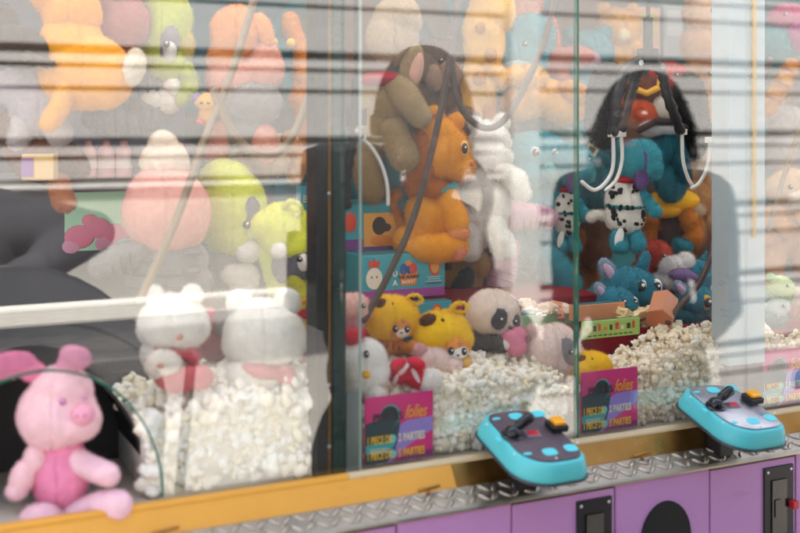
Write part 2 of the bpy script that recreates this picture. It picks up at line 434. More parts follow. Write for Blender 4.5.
# doors along the purple front (coin doors and prize doors alternate)
yd = -.0655
xs_coin = P(512, 500, yd).x; xs_pr = P(615, 500, yd).x; per = P(710, 500, yd).x-xs_coin
for i in range(-3, 6):
    a = xs_coin+per*i; c = xs_pr+per*i; e_ = a+per
    if a < X0 or e_ > X1: continue
    zt = .9315
    m = MB(); m.box((a+.0015, yd, .09), (c-.0015, -.0602, zt-.004), .002); door = cpart(m, 'coin_door', PURPLE)
    m = MB(); m.box((a+.003, -.0640, zt-.004), (c-.003, -.0603, zt-.0003)); cpart(m, 'shadow_gap', BLACK, door)
    m = MB(); m.box((c+.0015, yd, .09), (e_-.0015, -.0602, zt-.001), .002); pdoor = cpart(m, 'prize_door', PURPLE)
    # black coin plate
    p0 = P(577, 503, yd-.003); p1 = P(612, 497, yd-.003)
    xa, xb, z1 = p0.x+per*i, p1.x+per*i, .5*(p0.z+p1.z)+.002
    if i == 1: pass
    m = MB(); m.box((xa, yd-.004, z1-.17), (xb, yd+.001, z1), .0018); cp = cpart(m, 'coin_plate', BLACK, door)
    for sx in (xa+.007, xb-.007):
        for sz in (z1-.008, z1-.16): m = MB(); m.ell((sx, yd-.0045, sz), (.0028, .0016, .0028), q=(12, 8)); cpart(m, 'screw', STEEL, cp, smooth=True)
    m = MB(); xm = (xa+xb)/2
    m.box((xm-.018, yd-.0065, z1-.115), (xm+.016, yd-.0042, z1-.022), .001); m.box((xm-.013, yd-.0085, z1-.085), (xm+.000, yd-.0067, z1-.055), .0008)
    cpart(m, 'coin_slot', BLACKG, cp)
    m = MB(); m.box((xb-.013, yd-.017, z1-.074), (xb-.0005, yd-.0045, z1-.060), .002); cpart(m, 'coin_return_lever', pal('#b8262e', 'plastic'), cp)
    # prize opening with a black flap
    q0 = P(640, 533, yd); q1 = P(690, 520, yd); qt = P(664, 501, yd)
    cx = (q0.x+q1.x)/2+per*i; rx = (q1.x-q0.x)/2; zt2 = qt.z
    arch = [(cx-rx, zt2-.16)]+[(cx+rx*-math.cos(R(t)), zt2-.062+.062*math.sin(R(t))) for t in range(0, 181, 10)]+[(cx+rx, zt2-.16)]
    m = MB(); m.prism(arch, yd-.003, yd+.0005); cpart(m, 'prize_hatch', pal('#0c0c0e', 'plastic', rough=.7), pdoor)

# corner posts behind the glass
def post(px0, px1, y0, y1, mat, name='post', z0=.985, z1=2.06, par=None):
    m = MB(); m.box((gx(px0, y0), y0, z0), (gx(px1, y0), y1, z1), .0015); return cpart(m, name, mat, par)
DKG = pal('#16332f', 'paint', rough=.25)
post(316.5, 327.5, .008, .05, pal('#14161a', 'paint', rough=.4))
post(328, 331.5, .010, .03, pal('#8a6a45', 'metal', rough=.4), 'post_strip')
pp = post(333, 346, .008, .05, DKG)
for z in (1.03, 1.12, 1.4, 1.7): m = MB(); m.ell((gx(331.7), .0092, z), (.0028, .0015, .0028), q=(12, 8)); cpart(m, 'screw', STEEL, pp, smooth=True)
post(346.5, 362, .030, .034, pal('#8e9a98', 'paint', rough=.3), 'inner_guard', z1=1.10)
lp = post(729, 765, .010, .055, pal('#b4c2c8', 'paint', rough=.3, coat=.4), z0=1.075)  # pale tone carries a white pillar's mirror image, painted into the post
post(731, 763, .012, .050, pal('#3c2a24', 'paint', rough=.5), 'lower_post', z0=.985, z1=1.0745)  # darker stretch of the post, below where that painted reflection stops
post(753, 757, .004, .0095, pal('#e2c08a', 'paint'), 'post_strip', z0=1.3)

# glass panes
GL = glass_mat('pane_glass', (.975, .99, .985), .06, 1.25)
EDGE = pal('#1d6a55', 'plastic', rough=.12)
xL = gx(343); xM = gx(578); xR = gx(747)
GZ0, GZ1 = .9855, 2.058
# left pane has an arched cut-out at its foot
cxh = gx(42); rxh = gx(164)-cxh; rzh = .185
arc = [(cxh+rxh*math.cos(R(t)), GZ0+.012+rzh*math.sin(R(t))) for t in range(0, 181, 6)]
poly = [(xL-.0005, GZ0), (xL-.0005, GZ1), (X0, GZ1), (X0, GZ0), (arc[-1][0], GZ0)]+arc[::-1]+[(arc[0][0], GZ0)]
m = MB(); m.prism(poly, .000, .005); gp = cpart(m, 'glass_pane', GL)
m = MB(); m.loft([[(cxh+(rxh-d)*math.cos(R(t)), y, GZ0+.012+(rzh-d)*math.sin(R(t))) for (d, y) in ((.0003, -.0004), (.0028, -.0004), (.0028, .0055), (.0003, .0055))] for t in range(0, 181, 6)])
cpart(m, 'cut_edge', EDGE, gp)
for a, b_ in ((xL+.0005, xM-.0012), (xM+.0012, xR-.0005), (xR+.0005, gx(1040)), (gx(1040)+.001, X1)):
    m = MB(); m.box((a, 0, GZ0), (b_, .005, GZ1)); gp = cpart(m, 'glass_pane', GL)
m = MB(); m.box((xM-.0011, -.001, GZ0), (xM+.0011, .012, GZ1)); cpart(m, 'glass_edge', EDGE)
m = MB(); m.box((gx(361), .006, GZ0), (gx(363.2), .0085, GZ1)); cpart(m, 'glass_edge', pal('#a9b8b0', 'plastic', rough=.15))

# clear guard in front of the pile in the right bay
# control panels
Ax, Ay = 486.0, 416.0
pA = P(Ax-3, Ay-1, -.012)
def frac(px, py):
    dx, dy = px-Ax, py-Ay
    return ((50*dx-47*dy)/3232, (6*dx+59*dy)/3232)
PW, PL, TILT = .099, .140, R(17.5)
def rr(w, l, r, n=8, big=None):                     # rounded outline, corners A(0,0) B(w,0) C(w,l) D(0,l)
    big = big or r; out = []
    for (cx, cy, rad, a0) in ((r, r, r, 180), (w-big, big, big, 270), (w-r, l-r, r, 0), (big, l-big, big, 90)):
        for i in range(n+1):
            t = R(a0+90*i/n); out.append((cx+rad*math.cos(t), cy+rad*math.sin(t)))
    return out
def control_panel(dx, plate_hex, metal):
    org = pA+Vector((dx, 0, 0)); ux = Vector((1, 0, 0)); uy = Vector((0, -math.cos(TILT), -math.sin(TILT))); uz = ux.cross(uy); uz = uz if uz.z > 0 else -uz
    W = lambda a, b, h=0: org+ux*a+uy*b+uz*h
    o = rr(PW, PL, .020, big=.046)
    c = (PW/2, PL/2)
    def ring(grow, h, sk=0): 
        return [W(c[0]+(x-c[0])*(1+grow/ (PW/2)), c[1]+(y-c[1])*(1+grow/(PL/2))+sk, h) for x, y in o]
    m = MB(); m.loft([ring(-.004, -.001), ring(.001, -.001), ring(.0035, -.003), ring(.0065, -.011), ring(.009, -.021), ring(.0098, -.028), ring(.009, -.031)])
    body = cpart(m, 'control_panel', TURQ, smooth=True, auto=50)
    m = MB(); m.loft([ring(.0115, -.0295), ring(.0122, -.032), ring(.010, -.0345), ring(.0, -.035)]); cpart(m, 'base_rim', pal('#3c4248', 'plastic'), body, smooth=True, auto=50)
    # bracket under the panel down to the tread plate
    m = MB(); m.box((org.x+PW*.35, -.062, .944), (org.x+PW*.65, -.028, .985), .002); cpart(m, 'bracket', BLACK, body)
    m = MB(); m.loft([ring(-.0015, .0), ring(-.0015, .0016), ring(-.0028, .0022)])
    pl = cpart(m, 'top_plate', pal(plate_hex, 'metal' if metal else 'paint', rough=.3 if metal else .4), body, smooth=True, auto=40)
    M3 = Matrix((ux, uy, uz)).transposed(); M4 = M3.to_4x4()
    def at(px, py, h=.0024): 
        a, b = frac(px, py); return W(a*PW, b*PL, h)
    j = at(516, 438)
    m = MB(); m.ell(j, (.017, .017, .004), M3, mat=0); m.ell(j+uz*.004, (.0135, .0135, .011), M3)
    tip = j+uz*.0215+ux*.029+uy*-.006
    m.tube([j+uz*.006, j+uz*.015+ux*.014+uy*-.003], [.0068, .0062], n=14)
    m.tube([j+uz*.0145+ux*.013+uy*-.003, tip], [.0080, .0088], n=16, round_ends=True)
    cpart(m, 'joystick', BLACKG, body, smooth=True, auto=50)
    k = at(563, 433)
    m = MB(); B = Matrix.Translation(k) @ M4
    m.box((-.014, -.013, 0), (.014, .013, .010), .002, M=B); cpart(m, 'button_housing', BLACK, body)
    m = MB(); m.box((-.010, -.0095, .0102), (.010, .0095, .0165), .0025, M=B); cpart(m, 'push_button', pal('#f4a81c', 'plastic', rough=.25), body)
    k = at(537.5, 437.5); B = Matrix.Translation(k) @ M4 @ Matrix.Rotation(R(8), 4, 'Z')
    m = MB(); m.box((-.0115, -.0085, 0), (.0115, .0085, .0012), .0005, M=B, mat=0); m.box((-.0085, -.006, .0013), (.0085, .006, .0028), .0008, M=B, mat=1)
    cpart(m, 'display', [pal('#8d8a92', 'paint'), pal('#d3202c', 'plastic', rough=.2)], body)
    for (px, py, ra, rb) in ((521, 419.5, .012, .009), (544.5, 417.5, .012, .009), (554, 455, .012, .009), (576, 452, .011, .009), (500, 421.5, .007, .003), (502, 441.5, .004, .006), (531, 456, .007, .003)):
        q = at(px, py, .0023); pts = []
        for t in range(0, 360, 20): pts.append(q+ux*(ra*math.copysign(abs(math.cos(R(t)))**.7, math.cos(R(t))))+uy*(rb*math.copysign(abs(math.sin(R(t)))**.7, math.sin(R(t)))))
        m = MB(); m.loft([pts, [p_+uz*.0005 for p_ in pts]]); cpart(m, 'sticker', pal('#5ad4dc', 'card'), body)
    for (px, py) in ((490, 427), (516, 413), (558, 418), (584, 447), (560, 461), (518, 456)):
        m = MB(); m.ell(at(px, py, .0026), (.0022, .0022, .0012), M3, q=(12, 8)); cpart(m, 'screw', STEEL, body, smooth=True)
    # small brass key lever beside the panel
    return body
for i, (hx, mt) in ((-2, ('#b9b6bd', True)), (-1, ('#5b4a55', False)), (0, ('#54434e', False)), (1, ('#b4b3ba', True)), (2, ('#54434e', False)), (3, ('#b4b3ba', True))):
    if X0 < pA.x+MOD*i < X1-.2 and i >= 0: control_panel(MOD*i, hx, mt)
for i in range(-2, 5):
    m = MB(); x = gx(425, -.03)+MOD*i
    m.tube([(x, -.040, .9525), (x, -.040, .964)], .003, n=10); m.tube([(x-.016, -.042, .9635), (x+.018, -.040, .9655)], .0024, n=10, round_ends=True); cpart(m, 'sill_latch', BRASS, smooth=True)

# ------------------------------------------------------------------ price signs
def sign(px, y, label, pz=.9925):
    w, h = .1135, .1005
    o = empty('price_sign', (gx(px, y), y, pz), 0, label, 'sign', 'price signs behind the glass')
    cols = ['#d9267f', '#123a42', '#9a86d8', '#8c2a78', '#2ba7ad', '#f6f0d8', '#fbc528', '#101418', '#7fd8d2', '#f7a83c']
    mats = [pal(c, 'card') for c in cols]
    m = MB(); m.box((0, .001, 0), (w, .004, h), mat=0); m.build('card', [pal('#c9207a', 'card')], o, smooth=False)
    m = MB()
    def lay(poly, k, mat): m.prism([(x*w, z*h) for x, z in poly], .001-.00022*k-.00015, .001-.00022*k+.00004, mat)
    lay([(.004, .004), (.996, .004), (.996, .996), (.004, .996)], 0, 0)
    lay([(.004, .004), (.36, .004), (.62, .22), (.996, .42), (.996, .62), (.60, .60), (.45, .50), (.004, .45)], 1, 2)
    lay([(.004, .004), (.30, .004), (.42, .12), (.46, .30), (.50, .52), (.50, .66), (.004, .62)], 2, 1)
    lay([(.004, .17), (.35, .19), (.42, .25), (.44, .33), (.004, .29)], 3, 4)
    lay([(.36, .004), (.996, .004), (.996, .12), (.62, .10)], 2, 3)
    n = 20; cx, cz = .36, .70
    lay([(cx+.145*math.cos(2*math.pi*i/n), cz+.17*math.sin(2*math.pi*i/n)) for i in range(n)], 3, 4)
    lay([(cx-.012+.135*math.cos(2*math.pi*i/n), cz-.012+.16*math.sin(2*math.pi*i/n)) for i in range(n)], 4, 7)
    lay([(.004, .44), (.24, .50), (.40, .54), (.47, .62), (.36, .74), (.22, .66), (.004, .62)], 5, 1)
    for (x, z) in ((.40, .355), (.40, .125)):
        lay([(x+.045*math.cos(2*math.pi*i/n), z+.062*math.sin(2*math.pi*i/n)) for i in range(n)], 5, 8)
    m.build('print', mats, o, smooth=False)
    m = MB()
    def T(t, x, z, s, mat, sh=0, wd=1, bold=0): 
        M = Matrix.Translation((x*w, .001-.0020, z*h)) @ Matrix.Rotation(R(90), 4, 'X'); text_mb(m, t, M, s, mat, sh, width=wd, bold=bold)
    T('1 PIECE DE', .015, .305, .0165, 0, wd=.52, bold=.022); T('2 PARTIES', .475, .305, .0165, 1, wd=.62, bold=.022)
    T('1 PIECE DE', .015, .075, .0165, 0, wd=.52, bold=.022); T('5 PARTIES', .475, .075, .0165, 0, wd=.62, bold=.022)
    for q in range(6): m.box((w*.06, -.0016, h*(.235-.014*q)), (w*(.30+.05*(q % 3)), -.0013, h*(.239-.014*q)), mat=1)
    T('PINCES', .10, .635, .0165, 2, wd=.95, bold=.02); T('folies', .57, .64, .028, 3, sh=.35, wd=.62, bold=.012)
    m.build('lettering', [mats[6], mats[5], pal('#1c1a20', 'card'), mats[9]], o, smooth=False)
    return o
sign(365.5, .012, 'pink and dark teal price card nearest the dark post, left of the first control panel')
sign(582, .012, 'pink and dark teal price card between the two turquoise control panels')
sign(762.5, .012, 'pink and dark teal price card at the far right beyond the pale post')

# ------------------------------------------------------------------ foam chips heaped behind the glass
def heap(name, px0, px1, htop, label, seed, hexes, size=.0095, depth=.34):
    g = random.Random(seed); xa, xb = gx(px0, .02)+.008, gx(px1, .02)-.008
    m = MB(); st = size*1.12
    def H(x, y):
        t = (x-xa)/(xb-xa); h = htop(t)
        return h-.012+.014*noise.noise(Vector((x*12, y*12, seed)))+.22*max(0, min(.09, y-.03))-.05*max(0, y-.14)
    def lump(n, r):                                    # pinch and bulge the last blob so no two chips are alike
        o = Vector((g.uniform(0, 50), g.uniform(0, 50), 0))
        for i in range(len(m.v)-n, len(m.v)):
            v = Vector(m.v[i]); w = noise.noise_vector(v*(1.1/r)+o); m.v[i] = tuple(v+w*r*.42)
    def chip(c):
        s = size*g.choice((.6, .8, .95, 1.0, 1.25))*g.uniform(.85, 1.15); nl = g.choice((2, 3, 3, 4)); mt = g.randrange(len(hexes))
        for k in range(nl):
            d = Vector((g.gauss(0, 1), g.gauss(0, 1), g.gauss(0, 1))).normalized()*s*.55
            r = s*g.uniform(.42, .80)
            M = Matrix.Rotation(g.uniform(0, 6), 3, Vector((g.gauss(0, 1), g.gauss(0, 1), g.gauss(0, 1))).normalized())
            m.ell(c+d, (r, r*g.uniform(.42, .9), r*g.uniform(.7, 1.2)), M, q=(7, 5), mat=mt); lump(7*4+2, r)
    x = xa
    while x < xb:                                     # face against the pane
        z = .985+size
        while z < H(x, .02):
            chip(Vector((x+g.uniform(-.3, .3)*st,   .034+g.uniform(0, .010), z+g.uniform(-.3, .3)*st))); z += st
        y = .046
        while y < depth:
            chip(Vector((x+g.uniform(-.4, .4)*st, y+g.uniform(-.4, .4)*st, H(x, y)+g.uniform(-.5, .35)*size))); y += st
        x += st
    # solid mass below the surface so no gap shows the floor
    rows = []
    nxx = 24
    o = m.build(name, [pal(h, 'chip') for h in hexes], None)
    mb = MB(); pts = []
    for i in range(nxx+1):
        xx = xa+(xb-xa)*i/nxx
        pts.append([(xx, .0415, .986), (xx, .0415, H(xx, .05)-size*.75), (xx, depth*.5, H(xx, depth*.5)-size*.75), (xx, depth, H(xx, depth)-size*.75), (xx, depth, .986)])
    mb.loft(pts); core = mb.mesh('core', [pal(hexes[0], 'chip')])
    # join into the one heap mesh
    import bmesh
    bm = bmesh.new(); bm.from_mesh(o.data); bm.from_mesh(core); bm.to_mesh(o.data); bm.free()
    return tag(o, label, 'foam chips', kind='stuff')
heap('foam_chips', 146, 326, lambda t: 1.085+.035*min(1, t*1.6), 'heap of off-white foam chips in the left bay behind the pink pig', 3, ['#fbf7ee', '#f9f3e6', '#fcfaf4', '#f9f1dc'], .0130, .25)
heap('foam_chips', 364, 576, lambda t: 1.080+.022*math.sin(t*3.1), 'heap of off-white foam chips in the middle bay behind the first price card', 5, ['#faf4e8', '#f6eedf', '#fbf7ef', '#f6ebd2'], .0100, .28)
heap('foam_chips', 580, 790, lambda t: 1.062+.062*min(1, t*1.7), 'heap of creamy tan foam chips in the right bay beneath the red tray', 8, ['#f6ead4', '#f2e2c8', '#f8f0e0', '#eeddbe'], .0094, .115)
heap('foam_chips', 794, 960, lambda t: 1.10, 'heap of cream foam chips in the farthest bay at the right', 9, ['#e6cfae', '#dcc3a0', '#eadbc4'], .0095, .085)
# ------------------------------------------------------------------ soft toys, left bay
def legs(t, col, lst, name='leg', **k):
    for s in lst: t.part(name, col, s if isinstance(s, list) and isinstance(s[0], (list,)) else [s], **k)

# pink pig sitting on the sill inside the cut-out
t = Toy('plush_toy', 'pink plush pig with floppy ears sitting at the cut-out in the left pane', 'soft toy', 62, 521, .062)
PK, HP = '#f7ccd6', '#f097be'
t.part('body', HP, [(60, 475, 29, 36, 26, 0), (60, 450, 22, 18, 20, 0)])
t.part('head', PK, [(58, 412, 38, 36, 34, 4), (62, 392, 30, 30, 28, 3), (78, 418, 24, 20, 26, 8)])
t.part('snout', '#f0adc2', [(90, 408, 11, 10, 9, 26, 0, 20)], deco=[('#d887a8', [(87, 407, 1.6, 2.6, 2, 34), (94, 407, 1.6, 2.6, 2, 33)])], parent=t.head)
t.eye(72, 394, 3.2, 31, color='#b04a9c'); t.eye(92, 392, 2.2, 24, color='#b04a9c')
t.part('ear', '#f090b8', [(14, 363, 27, 15, 8, 8, -12), (34, 370, 14, 12, 8, 6)])
t.part('ear', '#f4aac8', [(78, 356, 16, 12, 8, 6, 25), (70, 366, 10, 12, 8, 5)])
t.part('arm', PK, [(40, 452, 11, 14, 11, 18), (29, 470, 12, 19, 12, 20, 14), (24, 484, 11, 10, 11, 22)])
t.part('arm', PK, [[(80, 458, 12, 8), (96, 464, 12, 14), (114, 470, 11, 18)]])
t.part('leg', PK, [(50, 512, 22, 19, 20, 28)])
t.part('leg', PK, [[(78, 512, 14, 10), (104, 502, 16, 18), (122, 498, 16, 22)]])
# dark arched chute wall behind the pig
m = MB()
ax = gx(-70, .13); bx = gx(140, .13)
cxx, rxx = (ax+bx)/2, (bx-ax)/2
a_ = [(cxx+rxx*math.cos(R(q)),   .985+.185*math.sin(R(q))) for q in range(0, 181, 9)]
i_ = [(cxx+(rxx-.004)*math.cos(R(q)), .985+.181*math.sin(R(q))) for q in range(0, 181, 9)]
m.loft([[(x, .09, z) for x, z in a_+i_[::-1]], [(x, .24, z) for x, z in a_+i_[::-1]]])
m.prism(a_, .2405, .246)
cpart(m, 'prize_chute', pal('#2a2b2f', 'plastic', rough=.5), smooth=True, auto=40)

# hanging and stacked toys at the back of the left bay
t = Toy('plush_toy', 'big orange-yellow plush dog with drooping dark ear hanging top left', 'soft toy', 80, 150, .36)
t.part('body', '#f0a428', [(85, 72, 46, 40, 34, 0), (105, 78, 30, 32, 28, 4), (72, 45, 32, 38, 28, 0)])
t.part('head', '#e89c30', [(72, 14, 30, 30, 26, 0), (60, -20, 34, 40, 28, -4)])
t.part('ear', '#54453c', [(22, 48, 34, 20, 8, 22, 12), (0, 30, 24, 26, 8, 16)])
t.part('tail', '#5a4a40', [[(38, 58, 6, 30), (52, 64, 5, 34), (63, 66, 4, 36)]])
t.part('leg', '#f2ac38', [[(75, 85, 11, 24), (68, 108, 10, 28), (58, 124, 9, 30)]])
t.part('foot', '#eadcc8', [(136, 68, 12, 20, 14, 10, 15)])
t = Toy('plush_toy', 'dusty rose round plush with brown cap hanging at the top between orange and green toys', 'soft toy', 122, 60, .40)
t.part('head', '#b06a64', [(124, 22, 27, 30, 26, 0), (112, 6, 20, 26, 20, 0)])
t.part('cap', '#6e4a44', [(118, -14, 26, 18, 24, 2)], parent=t.head)
t = Toy('plush_toy', 'lilac-grey plush body with hanging legs beneath the orange dog', 'soft toy', 40, 150, .42)
t.part('body', '#b3a6ae', [(42, 104, 34, 32, 26, 0), (20, 82, 30, 28, 24, 0)])
t.part('leg', '#c4b8ba', [[(28, 120, 13, 6), (22, 140, 12, 10)]]); t.part('leg', '#c4b8ba', [[(58, 120, 14, 6), (64, 136, 13, 10)]])
t.part('head', '#8a8288', [(4, 55, 34, 26, 26, 0)])
t = Toy('plush_toy', 'green hooded plush with grey striped body hanging high in the left bay', 'soft toy', 165, 110, .42)
t.part('body', '#8d8888', [(152, 88, 26, 22, 18, 0), (140, 92, 20, 14, 16, 2)], deco=[('#6d686a', [(134+i*9, 88, 2.2, 15, 18, 4) for i in range(4)])])
t.part('head', '#bcc24c', [(162, 36, 24, 46, 24, 0), (168, 62, 20, 24, 22, 0), (175, 20, 18, 34, 20, 0)])
t.part('face', '#8c8890', [(171, 46, 11, 20, 8, 18, 6)], deco=[('#e6e0dc', [(174, 52, 7, 12, 8, 20)])], parent=t.head)
t.eye(172, 46, 3.6, 28); t.part('ear', '#c8b04c', [(188, 46, 8, 14, 6, 6)])
t.part('arm', '#b0b64c', [[(186, 70, 9, 8), (192, 88, 9, 10), (184, 100, 8, 14)]])
t.part('paw', '#ece4da', [(176, 88, 9, 10, 9, 12)])
t = Toy('plush_toy', 'charcoal striped plush lying across under the green hooded toy', 'soft toy', 125, 140, .44)
t.part('body', '#76706e', [(122, 118, 42, 22, 20, 0), (150, 112, 26, 20, 18, 2)], deco=[('#5a5554', [(96+i*12, 118, 3, 18, 20, 2) for i in range(6)])])
t.part('head', '#d8cdc4', [(160, 102, 22, 14, 16, 4)])
t = Toy('plush_toy', 'brown plush bear with orange legs at the far left above the dark grey shape', 'soft toy', 50, 195, .42)
t.part('body', '#7d5040', [(48, 160, 36, 24, 22, 0), (24, 150, 22, 20, 18, 0)])
t.part('arm', '#6a4436', [[(66, 150, 10, 10), (80, 158, 9, 14), (88, 168, 8, 16)]])
t.part('leg', '#c8743a', [[(60, 172, 10, 8), (63, 188, 11, 10), (68, 200, 11, 12)]])
t.part('head', '#86604c', [(20, 128, 24, 22, 20, -4)]); t.eye(24, 124, 3, 16)
m = MB(); 
o = Toy('gift_box', 'small yellow and violet gift box held by the brown bear', 'box', 38, 180, .37)
mb = MB(); mb.box((-14*o.s, -.012, 0), (18*o.s, .014, 26*o.s), .002); ob = mb.build('carton', pal('#d8b070', 'card'), o.root, smooth=False)
mb = MB(); mb.box((-13.9*o.s, -.0135, 3*o.s), (-2*o.s, -.0122, 22*o.s)); mb.build('label_patch', pal('#8a5a9a', 'card'), ob, smooth=False)
for i, (x, lab) in enumerate(((88, 'pale pink bottle beside the brown bear'), (106, 'pale pink bottle in the middle of three'), (124, 'pale pink bottle next to the pink plush'))):
    b = Toy('pink_bottle', lab, 'bottle', x, 178, .44, 'pink bottles on the back shelf')
    mb = MB(); k = b.s; prof = [(0, 0), (8, 0), (8.5, 2), (8.5, 26), (6, 31), (4, 33), (4, 37), (0, 37)]
    mb.loft([[(r*k*math.cos(R(a)), r*k*math.sin(R(a)), z*k) for a in range(0, 360, 24)] for r, z in [(max(r, .05), z) for r, z in prof]])
    mb.build('bottle_body', pal('#e5a8a8', 'plastic'), b.root)
    mb = MB(); mb.tube([(0, 0, 10*k), (0, 0, 22*k)], 8.8*k, n=20); mb.build('label_band', pal('#f2ded8', 'card'), b.root, smooth=False)
# shelf carrying bottles and the mint poster below
m = MB(); m.box((X0+.02, .42, P(90, 179, .44).z-.012), (gx(150, .44), .79, P(90, 179, .44).z-.001)); cpart(m, 'back_shelf', pal('#8a8580', 'paint'))
o = empty('poster', P(100, 250, .5), -0, 'mint green and coral pink poster standing behind the left toys', 'poster')
k = ZD(100, .5)/F; mb = MB(); mb.box((-34*k, 0, 0), (40*k, .004, 58*k)); mb.build('board', pal('#c0f6cc', 'card'), o, smooth=False)
mb = MB()
for (x, z, r, mt) in ((-20, 14, 15, 0), (-2, 22, 13, 0), (16, 15, 14, 0), (28, 24, 9, 1), (4, 6, 9, 2), (22, 7, 7, 1), (-28, 5, 9, 2), (-10, 30, 8, 0)):
    mb.ell((x*k, -.0005, z*k), (r*k, .001, r*.8*k), q=(12, 8), mat=mt)
mb.build('print', [pal('#ff7a9c', 'card'), pal('#7fe8d0', 'card'), pal('#f6a0c0', 'card')], o)

t = Toy('plush_toy', 'peach-pink round headed plush with grey striped body in the middle of the left bay', 'soft toy', 165, 300, .31)
t.part('body', '#8a8483', [(166, 266, 42, 36, 26, 0), (170, 282, 44, 24, 26, 0)], deco=[('#6c6666', [(150, 258, 30, 2.6, 24, 6), (162, 272, 38, 2.6, 25, 4), (168, 286, 40, 2.6, 26, 3), (196, 250, 9, 3, 14, 18), (196, 268, 9, 3, 14, 20)])])
t.part('head', '#eaa89a', [(168, 212, 43, 42, 36, 4), (166, 196, 36, 32, 30, 4)])
t.part('arm', '#8d8786', [[(140, 252, 13, 18), (122, 258, 14, 24), (108, 262, 12, 26)]], deco=[('#686262', [(114+i*8, 258, 2.2, 14, 14, 24) for i in range(4)])])
t.part('tip', '#f0dcc8', [(166, 160, 26, 20, 18, 2), (164, 148, 16, 18, 14, 2)], parent=t.head)
t.part('fin', '#7a7070', [(142, 158, 12, 12, 8, 0, 30)], parent=t.head); t.part('fin', '#7a7070', [(190, 156, 12, 12, 8, 0, -30)], parent=t.head)
t = Toy('plush_toy', 'tall lime plush with grey face and grey body behind the peach one', 'soft toy', 240, 305, .37)
t.part('body', '#8b8588', [(240, 268, 30, 32, 24, 0), (244, 288, 30, 18, 24, 0)])
t.part('head', '#d6d846', [(232, 212, 33, 46, 32, 0), (240, 232, 28, 26, 28, 2), (226, 178, 24, 18, 24, 0)])
t.part('face', '#77737e', [(253, 216, 11, 21, 8, 22, 0, 25)], deco=[('#f0ecea', [(256, 226, 7, 12, 8, 23, 0, 25)])], parent=t.head)
t.eye(251, 222, 4.2, 31)
t.part('paw', '#efe8e0', [(252, 248, 12, 11, 11, 24)])
t.part('bib', '#eee6dc', [(248, 276, 16, 17, 8, 22, 30), (236, 270, 12, 8, 6, 22, -30)])
t.part('arm', '#d8dc4c', [[(262, 240, 9, 18), (272, 258, 10, 22), (276, 272, 10, 24)]])
t = Toy('plush_toy', 'smaller lime plush with loop ear and dark grey face beside the dark post', 'soft toy', 290, 312, .30)
t.part('body', '#e0e058', [(288, 284, 22, 26, 18, 0)])
t.part('head', '#e2e24c', [(284, 232, 28, 30, 26, 0), (296, 248, 22, 26, 24, 2), (270, 226, 20, 18, 20, 4)])
t.part('face', '#6c6873', [(300, 262, 13, 19, 9, 17, 0, 20), (284, 264, 9, 14, 8, 20)], deco=[('#eadfd8', [(304, 260, 7, 10, 7, 20)])], parent=t.head)
t.eye(302, 256, 3, 27)
t.part('loop', '#dfe070', [[(286, 206, 2, 14), (292, 200, 2, 16), (300, 202, 2, 16), (304, 210, 2, 14), (298, 214, 2, 14)]], parent=t.head)
t.part('arm', '#cfc83a', [[(296, 278, 9, 18), (302, 290, 8, 20), (300, 300, 7, 22)]])
t.part('paw', '#f2ece4', [(282, 248, 8, 9, 8, 24)])
t = Toy('plush_toy', 'orange and salmon plush with grey belly hanging high left of the dark post', 'soft toy', 236, 165, .40)
t.part('head', '#e2914e', [(236, 36, 26, 32, 24, 0), (228, 60, 22, 22, 20, 0)])
t.part('body', '#dd9a86', [(232, 78, 28, 28, 22, 0), (262, 66, 22, 28, 20, -2)])
t.part('belly', '#97908e', [(246, 104, 38, 26, 20, 4), (240, 130, 30, 18, 18, 2)])
t.part('leg', '#dd9a86', [[(224, 130, 12, 6), (218, 152, 12, 10)]]); t.part('leg', '#dd9a86', [[(262, 132, 12, 6), (268, 152, 12, 10)]])
t.part('ear', '#e89a58', [(264, 30, 9, 18, 6, 6, -20)])
t = Toy('plush_toy', 'slim orange plush snake curling beside the left post', 'soft toy', 308, 140, .46)
t.part('body', '#dc8a34', [[(290, 20, 8, 0), (302, 50, 9, 4), (306, 80, 10, 6), (300, 100, 11, 8), (306, 122, 10, 4), (300, 140, 9, 0)]], deco=[('#f0c04c', [(292, 44, 5, 5, 5, 10), (272, 43, 7, 6, 6, 8)])])
t = Toy('plush_toy', 'tiny yellow keyring toy with violet ears between the green and orange toys', 'soft toy', 207, 124, .36)
t.part('body', '#e6a83c', [(207, 116, 8, 9, 7, 0)]); t.part('head', '#eab040', [(206, 103, 11, 9, 9, 0), (208, 98, 8, 7, 7, 0)])
t.part('ear', '#7a5aa0', [(197, 98, 4, 5, 3, 2)], parent=t.head); t.part('ear', '#7a5aa0', [(216, 97, 4, 5, 3, 2)], parent=t.head)
t.eye(203, 103, 1.6, 9); t.eye(210, 103, 1.6, 9)
t.part('foot', '#d8586a', [(201, 122, 4, 3.5, 4, 4)]); t.part('foot', '#d8586a', [(212, 122, 4, 3.5, 4, 4)])
t = Toy('plush_toy', 'pale cream plush lamb with peach arms behind the white plush heads', 'soft toy', 262, 168, .46)
t.part('body', '#e8c9a8', [(270, 155, 34, 22, 20, 0), (236, 166, 24, 18, 18, 0)]); t.part('head', '#efe4c8', [(222, 148, 22, 18, 18, 2)])
t.eye(228, 148, 2.2, 18)
t.part('arm', '#dba06a', [[(290, 140, 9, 8), (302, 158, 9, 10), (296, 176, 8, 10)]])

